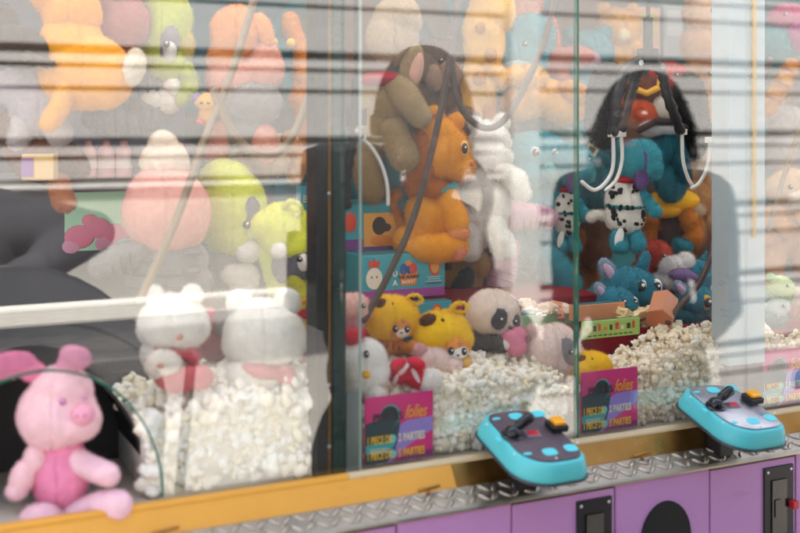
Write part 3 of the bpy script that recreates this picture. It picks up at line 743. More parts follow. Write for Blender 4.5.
def round_white(px, py, y, lab, hx, hy, hr, red, tilt=0, ears=True):
    t = Toy('plush_toy', lab, 'soft toy', px, py, y)
    W = '#eeebe4'
    t.part('body', W, [(hx-4, hy+hr*1.05, hr*.95, hr*.75, hr*.8, 0)])
    t.part('head', W, [(hx, hy, hr*1.12, hr*.95, hr*.95, 4), (hx, hy+hr*.2, hr*1.18, hr*.72, hr*.9, 4)])
    if ears:
        for sx in (-1, 1): t.part('ear', W, [(hx+sx*hr*.62, hy-hr*.86, hr*.36, hr*.4, hr*.26, 4, sx*18)], parent=t.head)
    t.part('scarf', red, [(hx+hr*.1, hy+hr*.84, hr*.8, hr*.20, hr*.86, 6, 12), (hx+hr*.7, hy+hr*1.02, hr*.22, hr*.34, hr*.2, hr*.6, -24)])
    return t
t = round_white(172, 378, .125, 'round white plush in a red scarf, beside the dark grey reflection in the left pane', 174, 322, 31, '#cf4a58')
t.eye(172, 322, 3.4, 30, ry=4.6); t.eye(192, 330, 3.2, 26, ry=4.4)
t.part('nose', '#d8a08c', [(186, 331, 3.6, 3, 3, 32)], parent=t.head, kind='cloth')
t = round_white(262, 380, .10, 'large round white plush facing down-right on the chips next to the dark post', 264, 334, 37, '#dd8a8e')
t.eye(268, 362, 3.4, 24, ry=4.6); t.eye(292, 356, 3.0, 20, ry=4.2)
t.part('nose', '#d8a08c', [(286, 362, 3.2, 2.8, 3, 24)], parent=t.head, kind='cloth')
t = Toy('plush_toy', 'dusty red plush with grey paw between the two round white plushes', 'soft toy', 212, 360, .19)
t.part('body', '#a8555c', [(214, 338, 20, 22, 16, 0)]); t.part('paw', '#9a9494', [(224, 320, 12, 13, 10, 10)]); t.part('head', '#d87894', [(210, 318, 13, 12, 11, 6)])
t = Toy('plush_toy', 'red and cream plush lying on the chips at the foot of the white plush', 'soft toy', 178, 388, .075)
t.part('body', '#d06068', [(180, 378, 26, 13, 14, 0), (200, 378, 14, 12, 12, 2)]); t.part('head', '#efe6dc', [(164, 364, 20, 15, 14, 2)])
t.part('nose', '#d8a08c', [(164, 362, 3.4, 3, 3, 17)], parent=t.head, kind='cloth')

def hood_key(px, py, y, lab, hx, hy, rx, ry, hood, face, body, loop, spot=None, facepos=(.35, .35), tilt=0, stripes='#7a4a24', group=None, s=1.0):
    """keyring toy: a round hood with a face opening, a striped body and a hanging loop"""
    t = Toy('plush_keyring', lab, 'keyring toy', px, py, y, group)
    t.part('body', body, [(hx+2, hy+ry*1.02, rx*.82, ry*.5, rx*.6, 0), (hx+6, hy+ry*1.2, rx*.7, ry*.36, rx*.6, 0)], deco=[(stripes, [(hx-rx*.35+i*rx*.22, hy+ry*1.06, rx*.05, ry*.40, rx*.62, 1, 6) for i in range(5)])])
    t.part('head', hood, [(hx, hy, rx, ry*.92, rx*.86, 4), (hx+rx*.12, hy+ry*.22, rx*.94, ry*.74, rx*.82, 4)])
    fx, fy = hx+rx*facepos[0], hy+ry*facepos[1]
    t.part('face', face, [(fx, fy, rx*.44, ry*.44, rx*.32, rx*.66, 0, 16)], deco=[('#fbf6f0', [(fx+rx*.02, fy+ry*.10, rx*.36, ry*.33, rx*.30, rx*.73, 0, 16)]), ('#c88a4a', [(fx+rx*.02, fy-ry*.22, rx*.13, ry*.2, rx*.28, rx*.72, 0, 16)])], parent=t.head)
    t.eye(fx-rx*.19, fy+ry*.02, rx*.11, rx*.98, ry=rx*.14); t.eye(fx+rx*.23, fy+ry*.04, rx*.10, rx*.96, ry=rx*.13)
    t.part('nose', '#3a2a28', [(fx+rx*.03, fy+ry*.17, rx*.05, rx*.035, rx*.05, rx*1.02)], parent=t.head, kind='plastic')
    if spot: t.part('hood_spot', spot, [(hx-rx*.38, hy-ry*.52, rx*.30, ry*.26, rx*.3, rx*.52, -25)], parent=t.head)
    for (sx, sy) in ((.06, -.6), (.34, -.42)): t.part('dot', '#2a201c', [(hx+rx*sx, hy+ry*sy, rx*.06, rx*.06, rx*.05, rx*.70)], parent=t.head, kind='plastic')
    lx, ly, lr = loop
    t.part('loop', hood, [[(lx-lr, ly+lr*.5, 1.7*s, 8), (lx-lr*.4, ly-lr*.3, 1.7*s, 9), (lx+lr*.5, ly-lr*.45, 1.7*s, 9), (lx+lr*1.05, ly+lr*.1, 1.7*s, 9), (lx+lr*.6, ly+lr*.6, 1.7*s, 9), (lx-lr*.4, ly+lr*.65, 1.7*s, 8)]], parent=t.head)
    t.part('arm', body, [[(hx+rx*.45, hy+ry*.95, rx*.2, rx*.5), (hx+rx*.7, hy+ry*1.06, rx*.2, rx*.72), (hx+rx*.84, hy+ry*1.0, rx*.19, rx*.86)]], deco=[(stripes, [(hx+rx*.62, hy+ry*1.02, rx*.06, rx*.23, rx*.24, rx*.66)])])
    t.part('bow', '#24566a', [(fx+rx*.25, fy+ry*.48, rx*.18, ry*.10, rx*.12, rx*.72, -12)], kind='cloth')
    return t
hood_key(305, 355, .10, 'yellow hooded keyring toy with red bobble squeezed beside the left dark post', 307, 325, 13, 18, '#eeb62a', '#e8c9a0', '#d79a3a', (306, 300, 4))
g = Toy('bobble', 'small red bobble ball on the hood beside the left dark post', 'bobble', 303, 319, .088); g.part('ball', '#c9283c', [(303, 315, 6, 6, 6, 0)]); 

# ------------------------------------------------------------------ middle bay
def carton(name, lab, p0, p1, y, depth, col, band, logos=(), cat='box', bandh=.24):
    """carton with its front face between two pixels on the plane y"""
    a = P(p0[0], p0[1], y); b = P(p1[0], p1[1], y); w = b.x-a.x; h = a.z-P(p0[0], p1[1], y).z
    o = empty(name, (a.x, y, a.z-h), 0, lab, cat)
    m = MB(); m.box((0, 0, 0), (w, depth, h), .0015); c = m.build('carton', pal(col, 'card'), o, smooth=False)
    if band: 
        m = MB(); m.box((.001, -.0008, .001), (w-.001, -.00005, h*bandh)); m.build('colour_band', pal(band, 'card'), o, smooth=False)
    for ya, yb in ((.002, depth*.5-.0006), (depth*.5+.0006, depth-.002)): m = MB(); m.box((.002, ya, h-.0004), (w-.002, yb, h+.0010)); m.build('top_flap', pal('#2f6f7c', 'card'), o, smooth=False)
    return o, w, h
def egg_logo(mb, cx, cz, r, k, m_out, m_in, y=-.0009): 
    n = 24
    mb.prism([(cx+r*.62*math.cos(2*math.pi*i/n), cz+r*math.sin(2*math.pi*i/n)) for i in range(n)], y-.0003*k-.0003, y-.0003*k, m_out)
    mb.prism([(cx+r*.46*math.cos(2*math.pi*i/n), cz+r*.78*math.sin(2*math.pi*i/n)) for i in range(n)], y-.0003*k-.0006, y-.0003*k-.0003, m_in)
cm = [pal(c, 'card') for c in ('#e8862c', '#f4e6d2', '#2c5a9c', '#3a2420', '#d84a2c', '#c8d0d0', '#f0a848')]
o, w, h = carton('gift_carton', 'turquoise carton with egg basket print and purple foot under the orange lion cub', (362, 256), (445, 301), .31, .12, '#3fa6b4', '#a83c98', bandh=.2)
def box_print(o, w, h, big=True):
    m = MB(); n = 26
    bx, bz = w*.55, h*.60
    m.prism([(bx-.11*w, bz-.02*h), (bx+.11*w, bz-.02*h), (bx+.092*w, bz-.32*h), (bx-.092*w, bz-.32*h)], -.0014, -.0009, 0)
    for (dx, dz, r, mt) in ((-.06, .05, .13, 2), (.0, .10, .15, 0), (.055, .06, .13, 4), (.01, .03, .10, 2)):
        m.prism([(bx+dx*w+r*h*.75*math.cos(2*math.pi*i/n), bz+dz*h+r*h*math.sin(2*math.pi*i/n)) for i in range(n)], -.0012-.0002*mt, -.0009-.0002*mt, mt)
    ex, ez = w*.14, h*.48
    m.prism([(ex+.095*w*math.cos(2*math.pi*i/n), ez+.24*h*math.sin(2*math.pi*i/n)) for i in range(n)], -.0014, -.0009, 1)
    for dx in (-.03, .03): m.prism([(ex+dx*w+.008*w*math.cos(2*math.pi*i/8), ez+.03*h+.03*h*math.sin(2*math.pi*i/8)) for i in range(8)], -.0018, -.0014, 3)
    m.prism([(ex-.07*w, ez+.26*h), (ex-.06*w, ez+.42*h), (ex-.02*w, ez+.36*h), (ex, ez+.46*h), (ex+.03*w, ez+.36*h), (ex+.07*w, ez+.42*h), (ex+.06*w, ez+.24*h)], -.0014, -.0009, 4)
    egg_logo(m, w*.87, h*.70, h*.24, 0, 4, 6)
    for i, (z, l) in enumerate(((.43, .12), (.38, .10), (.33, .14), (.28, .13))): m.box((w*.87-l*w/1.2, -.0013, h*z), (w*.87+l*w/1.6, -.0009, h*z+h*.018), mat=3 if i == 3 else 5)
    def T(t, x, z, s, mt): text_mb(m, t, Matrix.Translation((x*w, -.0019, z*h)) @ Matrix.Rotation(R(90), 4, 'X'), s*h, mt, align='CENTER', bold=.02)
    T('U', .385, .50, .17, 1); T('A', .385, .30, .17, 1); T('THE BUNNY', .55, .44, .10, 3); T('BASKET', .55, .33, .10, 1)
    m.build('print', cm, o, smooth=False)
box_print(o, w, h)
o, w, h = carton('gift_carton', 'small turquoise carton with orange egg print below the purple-footed carton', (418, 303), (452, 330), .27, .025, '#3a9aa8', None)
m = MB(); egg_logo(m, w*.55, h*.55, h*.36, 0, 4, 6); m.build('print', cm, o, smooth=False)
o, w, h = carton('gift_carton', 'upper carton with violet foot and a dark dog picture, behind the first crane cable', (338, 205), (398, 252), .38, .12, '#3a9fb0', '#7a3c8a', bandh=.25)
m = MB(); m.box((w*.42, -.0014, h*.08), (w*.98, -.0009, h*.80), mat=6); m.ell((w*.68, -.0016, h*.52), (w*.12, .0012, h*.2), q=(12, 8), mat=3); m.ell((w*.80, -.0016, h*.48), (w*.08, .001, h*.09), q=(12, 8), mat=3); m.ell((w*.72, -.0016, h*.2), (w*.2, .001, h*.12), q=(12, 8), mat=0)
m.ell((w*.2, -.0014, h*.62), (w*.10, .0012, h*.22), q=(12, 8), mat=4); m.build('print', cm, o, smooth=False)
o, w, h = carton('gift_carton', 'tall turquoise carton lettered in white, seen left of the dark post', (296, 186), (328, 250), .46, .12, '#4aaec4', None)
m = MB()
for i, ch in enumerate('BUA'): text_mb(m, ch, Matrix.Translation((w*.28, -.0012, h*(.74-.24*i))) @ Matrix.Rotation(R(90), 4, 'X'), .16*h, 1, align='CENTER', bold=.02)
egg_logo(m, w*.72, h*.62, h*.16, 0, 0, 6); m.box((w*.5, -.0013, h*.12), (w*.95, -.0009, h*.2), mat=3); m.build('print', cm, o, smooth=False)
o, w, h = carton('gift_carton', 'plain teal carton standing behind the dark post next to the lime keyring', (304, 252), (362, 300), .40, .12, '#338a92', None)

TP = '#ac9269'
t = Toy('plush_toy', 'taupe plush kangaroo with a red neckband hanging upper left of the orange cub', 'soft toy', 395, 205, .36)
t.part('head', '#b49a78', [(392, 38, 26, 28, 24, 0), (398, 18, 24, 22, 22, 0)])
t.part('ear', TP, [(412, 68, 12, 24, 7, 12, 12)], deco=[('#dba894', [(416, 70, 7, 17, 5, 16, 12)])], parent=t.head)
t.part('neckband', '#a01c30', [(383, 80, 24, 9, 24, 6)], kind='cloth')
t.part('body', '#a0865e', [(384, 104, 30, 30, 24, 0), (378, 130, 28, 26, 24, 0)])
t.part('arm', TP, [[(398, 88, 14, 16), (412, 106, 14, 22), (420, 116, 12, 24)]])
t.part('leg', '#a48a62', [[(392, 130, 15, 14), (402, 150, 15, 20), (405, 158, 14, 24)]])
t.part('leg', '#957a55', [[(370, 140, 15, 8), (366, 165, 14, 12), (372, 190, 14, 14)]])
t = Toy('plush_toy', 'dark brown plush monkey with pinkish hands behind the crane cable', 'soft toy', 450, 165, .50)
t.part('head', '#634a34', [(436, 66, 30, 28, 24, 0)]); t.part('body', '#6a5039', [(440, 110, 34, 36, 24, 0), (462, 130, 24, 26, 20, 0)])
t.part('arm', '#7a6050', [[(420, 60, 11, 14), (432, 72, 11, 20)]]); t.part('hand', '#b8957c', [(434, 78, 9, 14, 8, 26, -10)])
t.part('hand', '#8c6c54', [(462, 122, 18, 16, 12, 22)])
t.part('muzzle', '#b08a66', [(448, 74, 14, 12, 10, 20)], parent=t.head); t.eye(440, 62, 2.6, 24); t.eye(452, 62, 2.6, 22)
t = Toy('plush_toy', 'orange striped plush cat peeping out behind the brown monkey', 'soft toy', 478, 150, .58)
t.part('body', '#e08a1e', [(478, 112, 18, 36, 18, 0), (470, 134, 16, 18, 16, 0)]); t.part('head', '#e6941f', [(482, 74, 18, 18, 16, 0)]); t.part('paw', '#d8a080', [(486, 152, 12, 12, 10, 8)])

# orange cub on the carton
t = Toy('plush_toy', 'bright orange lion cub with teal collar sitting on the turquoise carton', 'soft toy', 432, 256, .34)
OR = '#efa41e'
OFZ = 2.4
t.part('body', OR, [(432, 216, 25, 30, 22, 0), (436, 200, 20, 20, 19, 0), (424, 236, 24, 18, 20, 0)], fuzz=OFZ)
t.part('head', OR, [(444, 152, 26, 27, 24, 4), (440, 138, 20, 20, 20, 4), (458, 166, 15, 12, 15, 8)], fuzz=OFZ)
t.part('muzzle', '#f0a63c', [(464, 169, 9, 8, 11, 10)], parent=t.head); t.part('nose', '#b0543c', [(469, 164, 4, 3, 4, 16)], parent=t.head, kind='cloth')
t.part('mane', '#bf6a1c', [(425, 156, 17, 32, 24, 2, 8), (420, 178, 15, 20, 18, 0, 14), (436, 188, 16, 11, 17, 6), (434, 124, 14, 10, 15, 2, -20)], parent=t.head, fuzz=3)
t.part('ear', OR, [(436, 118, 11, 13, 7, 4, -20)], deco=[('#c05a20', [(437, 121, 6, 8, 5, 8, -20)])], parent=t.head); t.part('ear', OR, [(456, 122, 9, 11, 7, -4, 24)], parent=t.head)
t.eye(463, 148, 3.2, 21, color='#1e1208', white='#f0c878', ry=5.4)
t.part('collar', '#3aa0a4', [[(430, 188, 3.4, 18), (442, 190, 3.4, 20), (454, 184, 3.4, 14)]], kind='cloth')
t.part('arm', OR, [[(446, 198, 12, 14), (454, 212, 12, 18), (456, 224, 11, 20)]]); t.part('paw', '#e79a5c', [(457, 232, 11, 8, 10, 22)])
t.part('leg', OR, [(430, 246, 26, 15, 18, 16), (446, 244, 18, 14, 16, 18)]); t.part('leg', OR, [(410, 240, 16, 16, 15, 6)]); t.part('paw', '#e2906a', [(456, 248, 8, 9, 8, 24)])
t.part('tail', '#d07a1c', [[(410, 236, 6, -6), (398, 220, 5, -8), (392, 204, 5, -8), (396, 196, 7, -8)]])

t = Toy('plush_toy', 'beige plush dog with floppy charcoal tail behind the orange cub', 'soft toy', 468, 262, .48)
t.part('body', '#b8977a', [(468, 210, 22, 34, 20, 0), (466, 236, 20, 26, 18, 0)]); t.part('head', '#a98468', [(478, 170, 22, 22, 18, 0)])
t.part('muzzle', '#c49a80', [(490, 176, 12, 9, 10, 10)], parent=t.head); t.eye(486, 166, 2.4, 16)
t.part('tail', '#3e3a3a', [[(448, 226, 5, 16), (452, 244, 7, 18), (446, 262, 6, 16)]])
t = Toy('plush_toy', 'tall plain white plush bear turned away, hanging right of the orange cub', 'soft toy', 492, 258, .38)
WH = '#ece8e2'
t.part('head', WH, [(490, 142, 22, 22, 19, 0), (494, 156, 18, 14, 18, 4)]); t.part('ear', WH, [(476, 124, 8, 9, 6, 0)], parent=t.head); t.part('ear', WH, [(502, 122, 8, 9, 6, 0)], parent=t.head)
t.part('body', WH, [(488, 196, 24, 34, 20, 0), (484, 224, 22, 26, 19, 0)]); t.part('arm', WH, [[(500, 170, 12, 12), (514, 180, 12, 14), (520, 190, 10, 14)]])
t.part('leg', WH, [[(492, 226, 14, 10), (500, 240, 13, 14), (502, 248, 12, 14)]]); t.part('leg', WH, [[(472, 232, 14, 6), (470, 248, 13, 8)]])

# turquoise toy with striped arms
TQ = '#3f98a6'
t = Toy('plush_toy', 'turquoise plush with pink and white striped arms in the centre of the middle bay', 'soft toy', 535, 300, .50)
t.part('body', TQ, [(536, 212, 30, 40, 24, 0), (540, 240, 28, 30, 22, 0)]); t.part('head', '#4aa3b2', [(536, 158, 34, 28, 26, 0), (530, 172, 26, 18, 24, 4)])
ST = '#eec3d4'; SD = '#d987ae'
def sleeve(lst, n=5):
    (x0, y0, r0, z0), (x1, y1, r1, z1) = lst[0], lst[-1]
    ang = math.degrees(math.atan2(y1-y0, x1-x0))
    t.part('arm', ST, [lst], deco=[(SD, [(x0+(x1-x0)*q, y0+(y1-y0)*q, 2.0, r0+(r1-r0)*q+.9, r0+(r1-r0)*q+.9, z0+(z1-z0)*q, ang) for q in [(i+.5)/n for i in range(n)]])])
sleeve([(496, 214, 14, 26), (512, 213, 14, 27), (530, 214, 12, 26)]); sleeve([(508, 244, 10, 20), (502, 262, 13, 22), (498, 278, 14, 24)]); sleeve([(530, 214, 11, 26), (544, 216, 10, 24)], 3)
t.part('ear', TQ, [(560, 190, 18, 36, 9, 8, 16)]); t.part('leg', TQ, [[(540, 250, 16, 14), (556, 272, 17, 18), (564, 282, 15, 20)]]); t.part('leg', TQ, [[(520, 252, 14, 8), (508, 236, 14, 8)]])
t.part('muzzle', '#8ccdd0', [(548, 170, 14, 10, 10, 20)], parent=t.head); t.eye(532, 152, 4, 24, white='#efeee8'); t.eye(552, 154, 4, 20, white='#efeee8')
for (x, y, rot, col, lab) in ((510, 60, 10, '#3f8f9e', 'teal plush whale hanging high in the middle bay behind the yellow giraffe'), (555, 128, 0, '#3a8d9e', 'teal plush dolphin hanging between the yellow toys and the glass joint')):
    t = Toy('plush_toy', lab, 'soft toy', x, y+50, .60)
    t.part('body', col, [(x, y, 38, 32, 24, 0), (x+22, y-24, 26, 24, 20, 0), (x-14, y+26, 22, 18, 18, 0)]); t.part('tail', col, [(x+38, y+28, 20, 10, 8, 4, 30), (x+30, y+40, 12, 18, 8, 4)])
    t.part('fin', '#2f7686', [(x-20, y+8, 20, 9, 6, 22, -30)]); t.part('belly', '#b9d4d4', [(x+4, y+12, 22, 14, 12, 16)]); t.eye(x+12, y-14, 3, 22)
t = Toy('plush_toy', 'golden yellow plush giraffe reaching down from the top of the middle bay', 'soft toy', 490, 140, .46)
YG = '#edb441'
t.part('body', YG, [(484, 40, 20, 46, 18, 0), (478, 84, 22, 28, 18, 0), (492, 10, 22, 26, 18, 0)])
t.part('leg', YG, [[(490, 66, 11, 8), (504, 80, 9, 12), (514, 74, 9, 14)]]); t.part('leg', YG, [[(468, 92, 12, 4), (470, 116, 11, 6)]])
t.part('spots', '#c98a30', [(480, 30, 6, 7, 4, 17), (490, 56, 6, 7, 4, 17), (478, 80, 6, 7, 4, 19)])
t = Toy('plush_toy', 'amber plush duck spread wide below the teal whale', 'soft toy', 545, 130, .52)
t.part('body', '#e9ac50', [(540, 98, 34, 20, 18, 0), (564, 104, 24, 22, 18, 0), (520, 104, 20, 16, 16, 0)]); t.part('head', '#eab65e', [(530, 80, 18, 16, 15, 4)])
t.part('beak', '#d4702c', [(518, 76, 9, 5, 6, 12)], parent=t.head); t.eye(530, 76, 2.4, 16); t.part('wing', '#dd9a3c', [(572, 92, 18, 11, 8, 14, 24)])
t = Toy('plush_toy', 'coral plush starfish high above the spotted-suit keyring', 'soft toy', 548, 88, .64)
t.part('body', '#cf7560', [(545, 62, 24, 20, 12, 0), (548, 38, 12, 24, 11, 0), (522, 60, 22, 10, 10, 0, 12), (572, 58, 22, 10, 10, 0, -12), (532, 82, 10, 18, 10, 0, 20), (560, 82, 10, 18, 10, 0, -20)]); 
# spotted suit toys
def spotted(px, py, y, lab, hx, hy, hr, bx, by, bw, bh, face=1):
    t = Toy('plush_toy', lab, 'soft toy', px, py, y, 'blue toys in spotted suits'); B = '#3d9fae'; r2 = random.Random(int(px))
    sp = []
    for i in range(34):
        a = r2.uniform(-1.25, 1.25); v = r2.uniform(-.85, .85); c = math.sqrt(max(.05, 1-v*v))
        sp.append((bx+bw*c*math.sin(a)*.98, by+bh*v*.96, bw*r2.uniform(.08, .19), bw*r2.uniform(.10, .2), bw*.15, bw*.86*c*math.cos(a)*1.0+1.0, r2.uniform(-40, 40)))
    t.part('body', '#eee9df', [(bx, by, bw, bh, bw*.86, 0), (bx-bw*.05, by+bh*.35, bw*1.05, bh*.6, bw*.86, 0)], deco=[('#1c1a1c', sp)], fuzz=.5)
    t.part('belt', '#2b7c84', [[(bx-bw*1.0, by-bh*.02, bw*.10, bw*.1), (bx-bw*.5, by+.5, bw*.10, bw*.76), (bx, by+bh*.02, bw*.10, bw*.93), (bx+bw*.55, by+.5, bw*.10, bw*.76), (bx+bw*1.0, by, bw*.10, bw*.1)]], kind='cloth')
    t.part('collar', '#b01d30', [(bx+bw*.05, by-bh*.92, bw*.72, bh*.16, bw*.7, 2)], kind='cloth')
    t.part('head', B, [(hx, hy+hr*.1, hr*1.02, hr*1.0, hr*.9, 4), (hx+face*hr*.3, hy+hr*.45, hr*.8, hr*.55, hr*.8, 6)]); t.part('ear', B, [(hx-face*hr*.8, hy-hr*.1, hr*.30, hr*.8, hr*.18, 4, -face*20)], parent=t.head)
    t.part('ear', '#7b5a96', [(hx+face*hr*.1, hy+hr*.55, hr*.34, hr*.85, hr*.18, hr*.88, face*6)], parent=t.head)
    t.part('muzzle', '#6cc4c4', [(hx+face*hr*.82, hy+hr*.5, hr*.24, hr*.36, hr*.5, hr*.2)], parent=t.head)
    t.eye(hx+face*hr*.72, hy-hr*.12, hr*.15, hr*.62, ry=hr*.26)
    t.part('arm', B, [[(bx+face*bw*.75, by-bh*.42, bw*.30, bw*.4), (bx+face*bw*1.12, by-bh*.10, bw*.30, bw*.6), (bx+face*bw*1.34, by+bh*.14, bw*.34, bw*.75)]])
    t.part('tail', '#e8e2d8', [[(bx-face*bw*.9, by+bh*.35, bw*.18, 0), (bx-face*bw*1.5, by+bh*.28, bw*.2, 0), (bx-face*bw*1.8, by+bh*.38, bw*.22, 0)]])
    t.part('care_tag', '#f2f0ea', [(bx-bw*.5, by+bh*1.05, bw*.22, bh*.34, .8, bw*.75, 12)], kind='card')
    for sx in (-.45, .45):
        t.part('foot', B, [(bx+sx*bw, by+bh*1.15, bw*.42, bh*.42, bw*.45, bw*.3), (bx+sx*bw+2, by+bh*1.32, bw*.46, bh*.3, bw*.52, bw*.4)])
    return t
spotted(566, 262, .45, 'small blue plush in a black-spotted white suit hanging left of the glass joint', 570, 162, 22, 566, 212, 14, 25)
t = Toy('plush_toy', 'teal plush turned away behind the glass joint with price tag on its ear', 'soft toy', 590, 220, .58)
t.part('body', '#2f7f90', [(592, 178, 24, 34, 20, 0)]); t.part('head', '#34889a', [(590, 140, 24, 22, 20, 0)]); t.part('ear', '#2a7484', [(578, 188, 12, 26, 8, 16, 14)]); 
o = empty('price_tag', P(592, 150, .50), -AL, 'small paper price tag hanging on the teal plush behind the glass joint', 'tag'); k = ZD(592, .5)/F
mb = MB(); mb.box((-6*k, 0, -6*k), (6*k, .001, 6*k), M=Matrix.Rotation(R(30), 4, 'Y')); mb.build('paper', pal('#d9cfae', 'card'), o, smooth=False)
mb = MB(); mb.box((-4*k, -.0012, -3*k), (3*k, -.0002, 3*k), M=Matrix.Rotation(R(30), 4, 'Y')); mb.build('print', pal('#6a5438', 'card'), o, smooth=False)
t = Toy('plush_toy', 'brown plush otter with long tail hanging beside the turquoise back board', 'soft toy', 600, 270, .62)
t.part('body', '#94694a', [(598, 215, 22, 42, 18, 0), (594, 245, 20, 24, 16, 0)]); t.part('head', '#a0744f', [(602, 176, 18, 18, 16, 0)]); t.eye(608, 172, 2.2, 15)
t = Toy('plush_toy', 'copper plush fox behind the feet of the small spotted toy', 'soft toy', 553, 292, .56)
t.part('body', '#c47a34', [(552, 256, 16, 30, 14, 0), (556, 276, 18, 16, 14, 0)]); t.part('head', '#cf8a48', [(552, 222, 15, 14, 13, 2)]); t.part('tail', '#8d5128', [[(562, 270, 8, 4), (572, 256, 9, 4), (578, 236, 8, 4)]])
t = Toy('plush_toy', 'black and tan plush puppy lying behind the turquoise carton', 'soft toy', 455, 296, .52)
t.part('body', '#c09250', [(456, 278, 26, 20, 16, 0)]); t.part('ear', '#221d1c', [(462, 280, 9, 17, 6, 16, 30)]); t.part('head', '#b78848', [(474, 264, 16, 15, 14, 2)])

hood_key(392, 358, .17, 'yellow hooded tiger keyring with brown hood spot, left of the pair under the carton', 391, 316, 27, 25, '#ffc61c', '#e9a258', '#dd9344', (413, 297, 9), spot='#5c3620', facepos=(.36, .30))
hood_key(444, 368, .13, 'yellow hooded tiger keyring tipped forward beside the panda-like toy', 440, 332, 30, 26, '#ffca1e', '#ef9f4c', '#e8bd6a', (459, 305, 9), spot='#5a3624', facepos=(.52, .48))
t = Toy('plush_keyring', 'cream round-headed keyring with dark eye patch, charcoal body holding a pink heart', 'keyring toy', 490, 358, .17)
t.part('body', '#57504f', [(484, 342, 24, 16, 17, 0), (478, 350, 22, 12, 16, 0)], deco=[('#2e2a2a', [(474+i*8, 342, 2, 13, 17, 1) for i in range(4)])])
t.part('head', '#f0ddd0', [(492, 312, 26, 24, 23, 4), (498, 322, 22, 18, 20, 4)])

t.part('face_patch', '#463f44', [(497, 314, 9, 11, 8, 22, 14)], parent=t.head); t.part('face_patch', '#5a5256', [(514, 318, 5, 8, 7, 14, -10)], parent=t.head)
t.eye(498, 315, 3.6, 27, color='#181410'); t.eye(513, 318, 2.8, 20); t.part('nose', '#54403c', [(508, 323, 2.2, 1.8, 2, 24)], parent=t.head, kind='plastic')
t.part('arm', '#4e4848', [[(488, 338, 8, 18), (497, 340, 8, 24)]], deco=[('#2a2626', [(490+i*4, 339, 1.2, 9, 9, 20) for i in range(3)])]); t.part('paw', '#f0e8e0', [(503, 339, 6, 6, 6, 26)])
t.part('heart', '#e68aa6', [(514, 340, 10, 10, 8, 24), (508, 334, 8, 8, 7, 24), (516, 332, 8, 8, 7, 22)])
t = Toy('plush_toy', 'blush white round plush with grey patch slumped by the glass joint', 'soft toy', 555, 376, .11)
t.part('head', '#ecd6cc', [(552, 350, 28, 26, 23, 0), (564, 356, 20, 20, 20, 2)]); t.part('patch', '#8a8488', [(566, 348, 8, 14, 7, 18, -14)], parent=t.head)
t.part('ear', '#d8b8b0', [(532, 330, 8, 8, 5, 4)], parent=t.head); t.eye(567, 347, 2.6, 25); t.part('body', '#b8b0ac', [(546, 372, 26, 13, 18, 0)])
hood_key(592, 382, .075, 'yellow hooded keyring with brown spot lying low behind the second price card', 588, 366, 22, 17, '#ffc81c', '#eab070', '#dda24a', (572, 352, 5), spot='#6a4020', facepos=(.2, .7))
t = Toy('plush_toy', 'white plush with cherry red bobble at the foot of the dark post', 'soft toy', 366, 396, .06)
t.part('body', '#ece8e2', [(362, 384, 24, 18, 18, 0)]); t.part('head', '#efebe6', [(362, 362, 25, 25, 20, 0), (368, 372, 22, 18, 19, 0)])
t.part('bobble', '#d0273e', [(353, 336, 10, 9, 9, 6), (362, 332, 5, 5, 5, 6)], parent=t.head); t.eye(367, 350, 2.8, 20, ry=4); t.part('button', '#f2ad22', [(367, 370, 4, 4, 3, 21)], parent=t.head, kind='cloth')
t.part('foot', '#e4dfd8', [(378, 390, 10, 8, 9, 16)])
t = Toy('plush_toy', 'small blush pink plush head peeking between dark post and yellow keyring', 'soft toy', 352, 322, .15)
t.part('head', '#e8b9ae', [(353, 307, 17, 13, 13, 0), (362, 312, 10, 8, 9, 2)]); t.eye(364, 304, 2.4, 11); t.part('body', '#c98c92', [(350, 324, 16, 12, 12, 0)])
t = Toy('plush_toy', 'crumpled red and white plush lying on the chips above the first price card', 'soft toy', 410, 388, .055)
t.part('body', '#cc2438', [(404, 372, 18, 13, 13, 0), (418, 378, 14, 12, 12, 0)], deco=[('#f0dcdc', [(404, 366, 4, 11, 11, 6, 40), (416, 374, 3, 10, 11, 5, -30), (396, 376, 3, 9, 10, 5, 20)])])
t.part('head', '#eeeae4', [(430, 382, 12, 14, 11, 2)]); t.part('bow', '#d83048', [(398, 362, 9, 6, 6, 12, -25), (416, 360, 10, 5, 6, 12, 20)], kind='cloth')
t = Toy('plush_toy', 'pale pink plush mound under the tipped yellow keyring', 'soft toy', 434, 374, .10)
t.part('body', '#ead2ca', [(432, 362, 22, 16, 16, 0), (452, 366, 12, 10, 12, 0)]); t.part('ear', '#dba8aa', [(420, 350, 7, 7, 5, 6)])

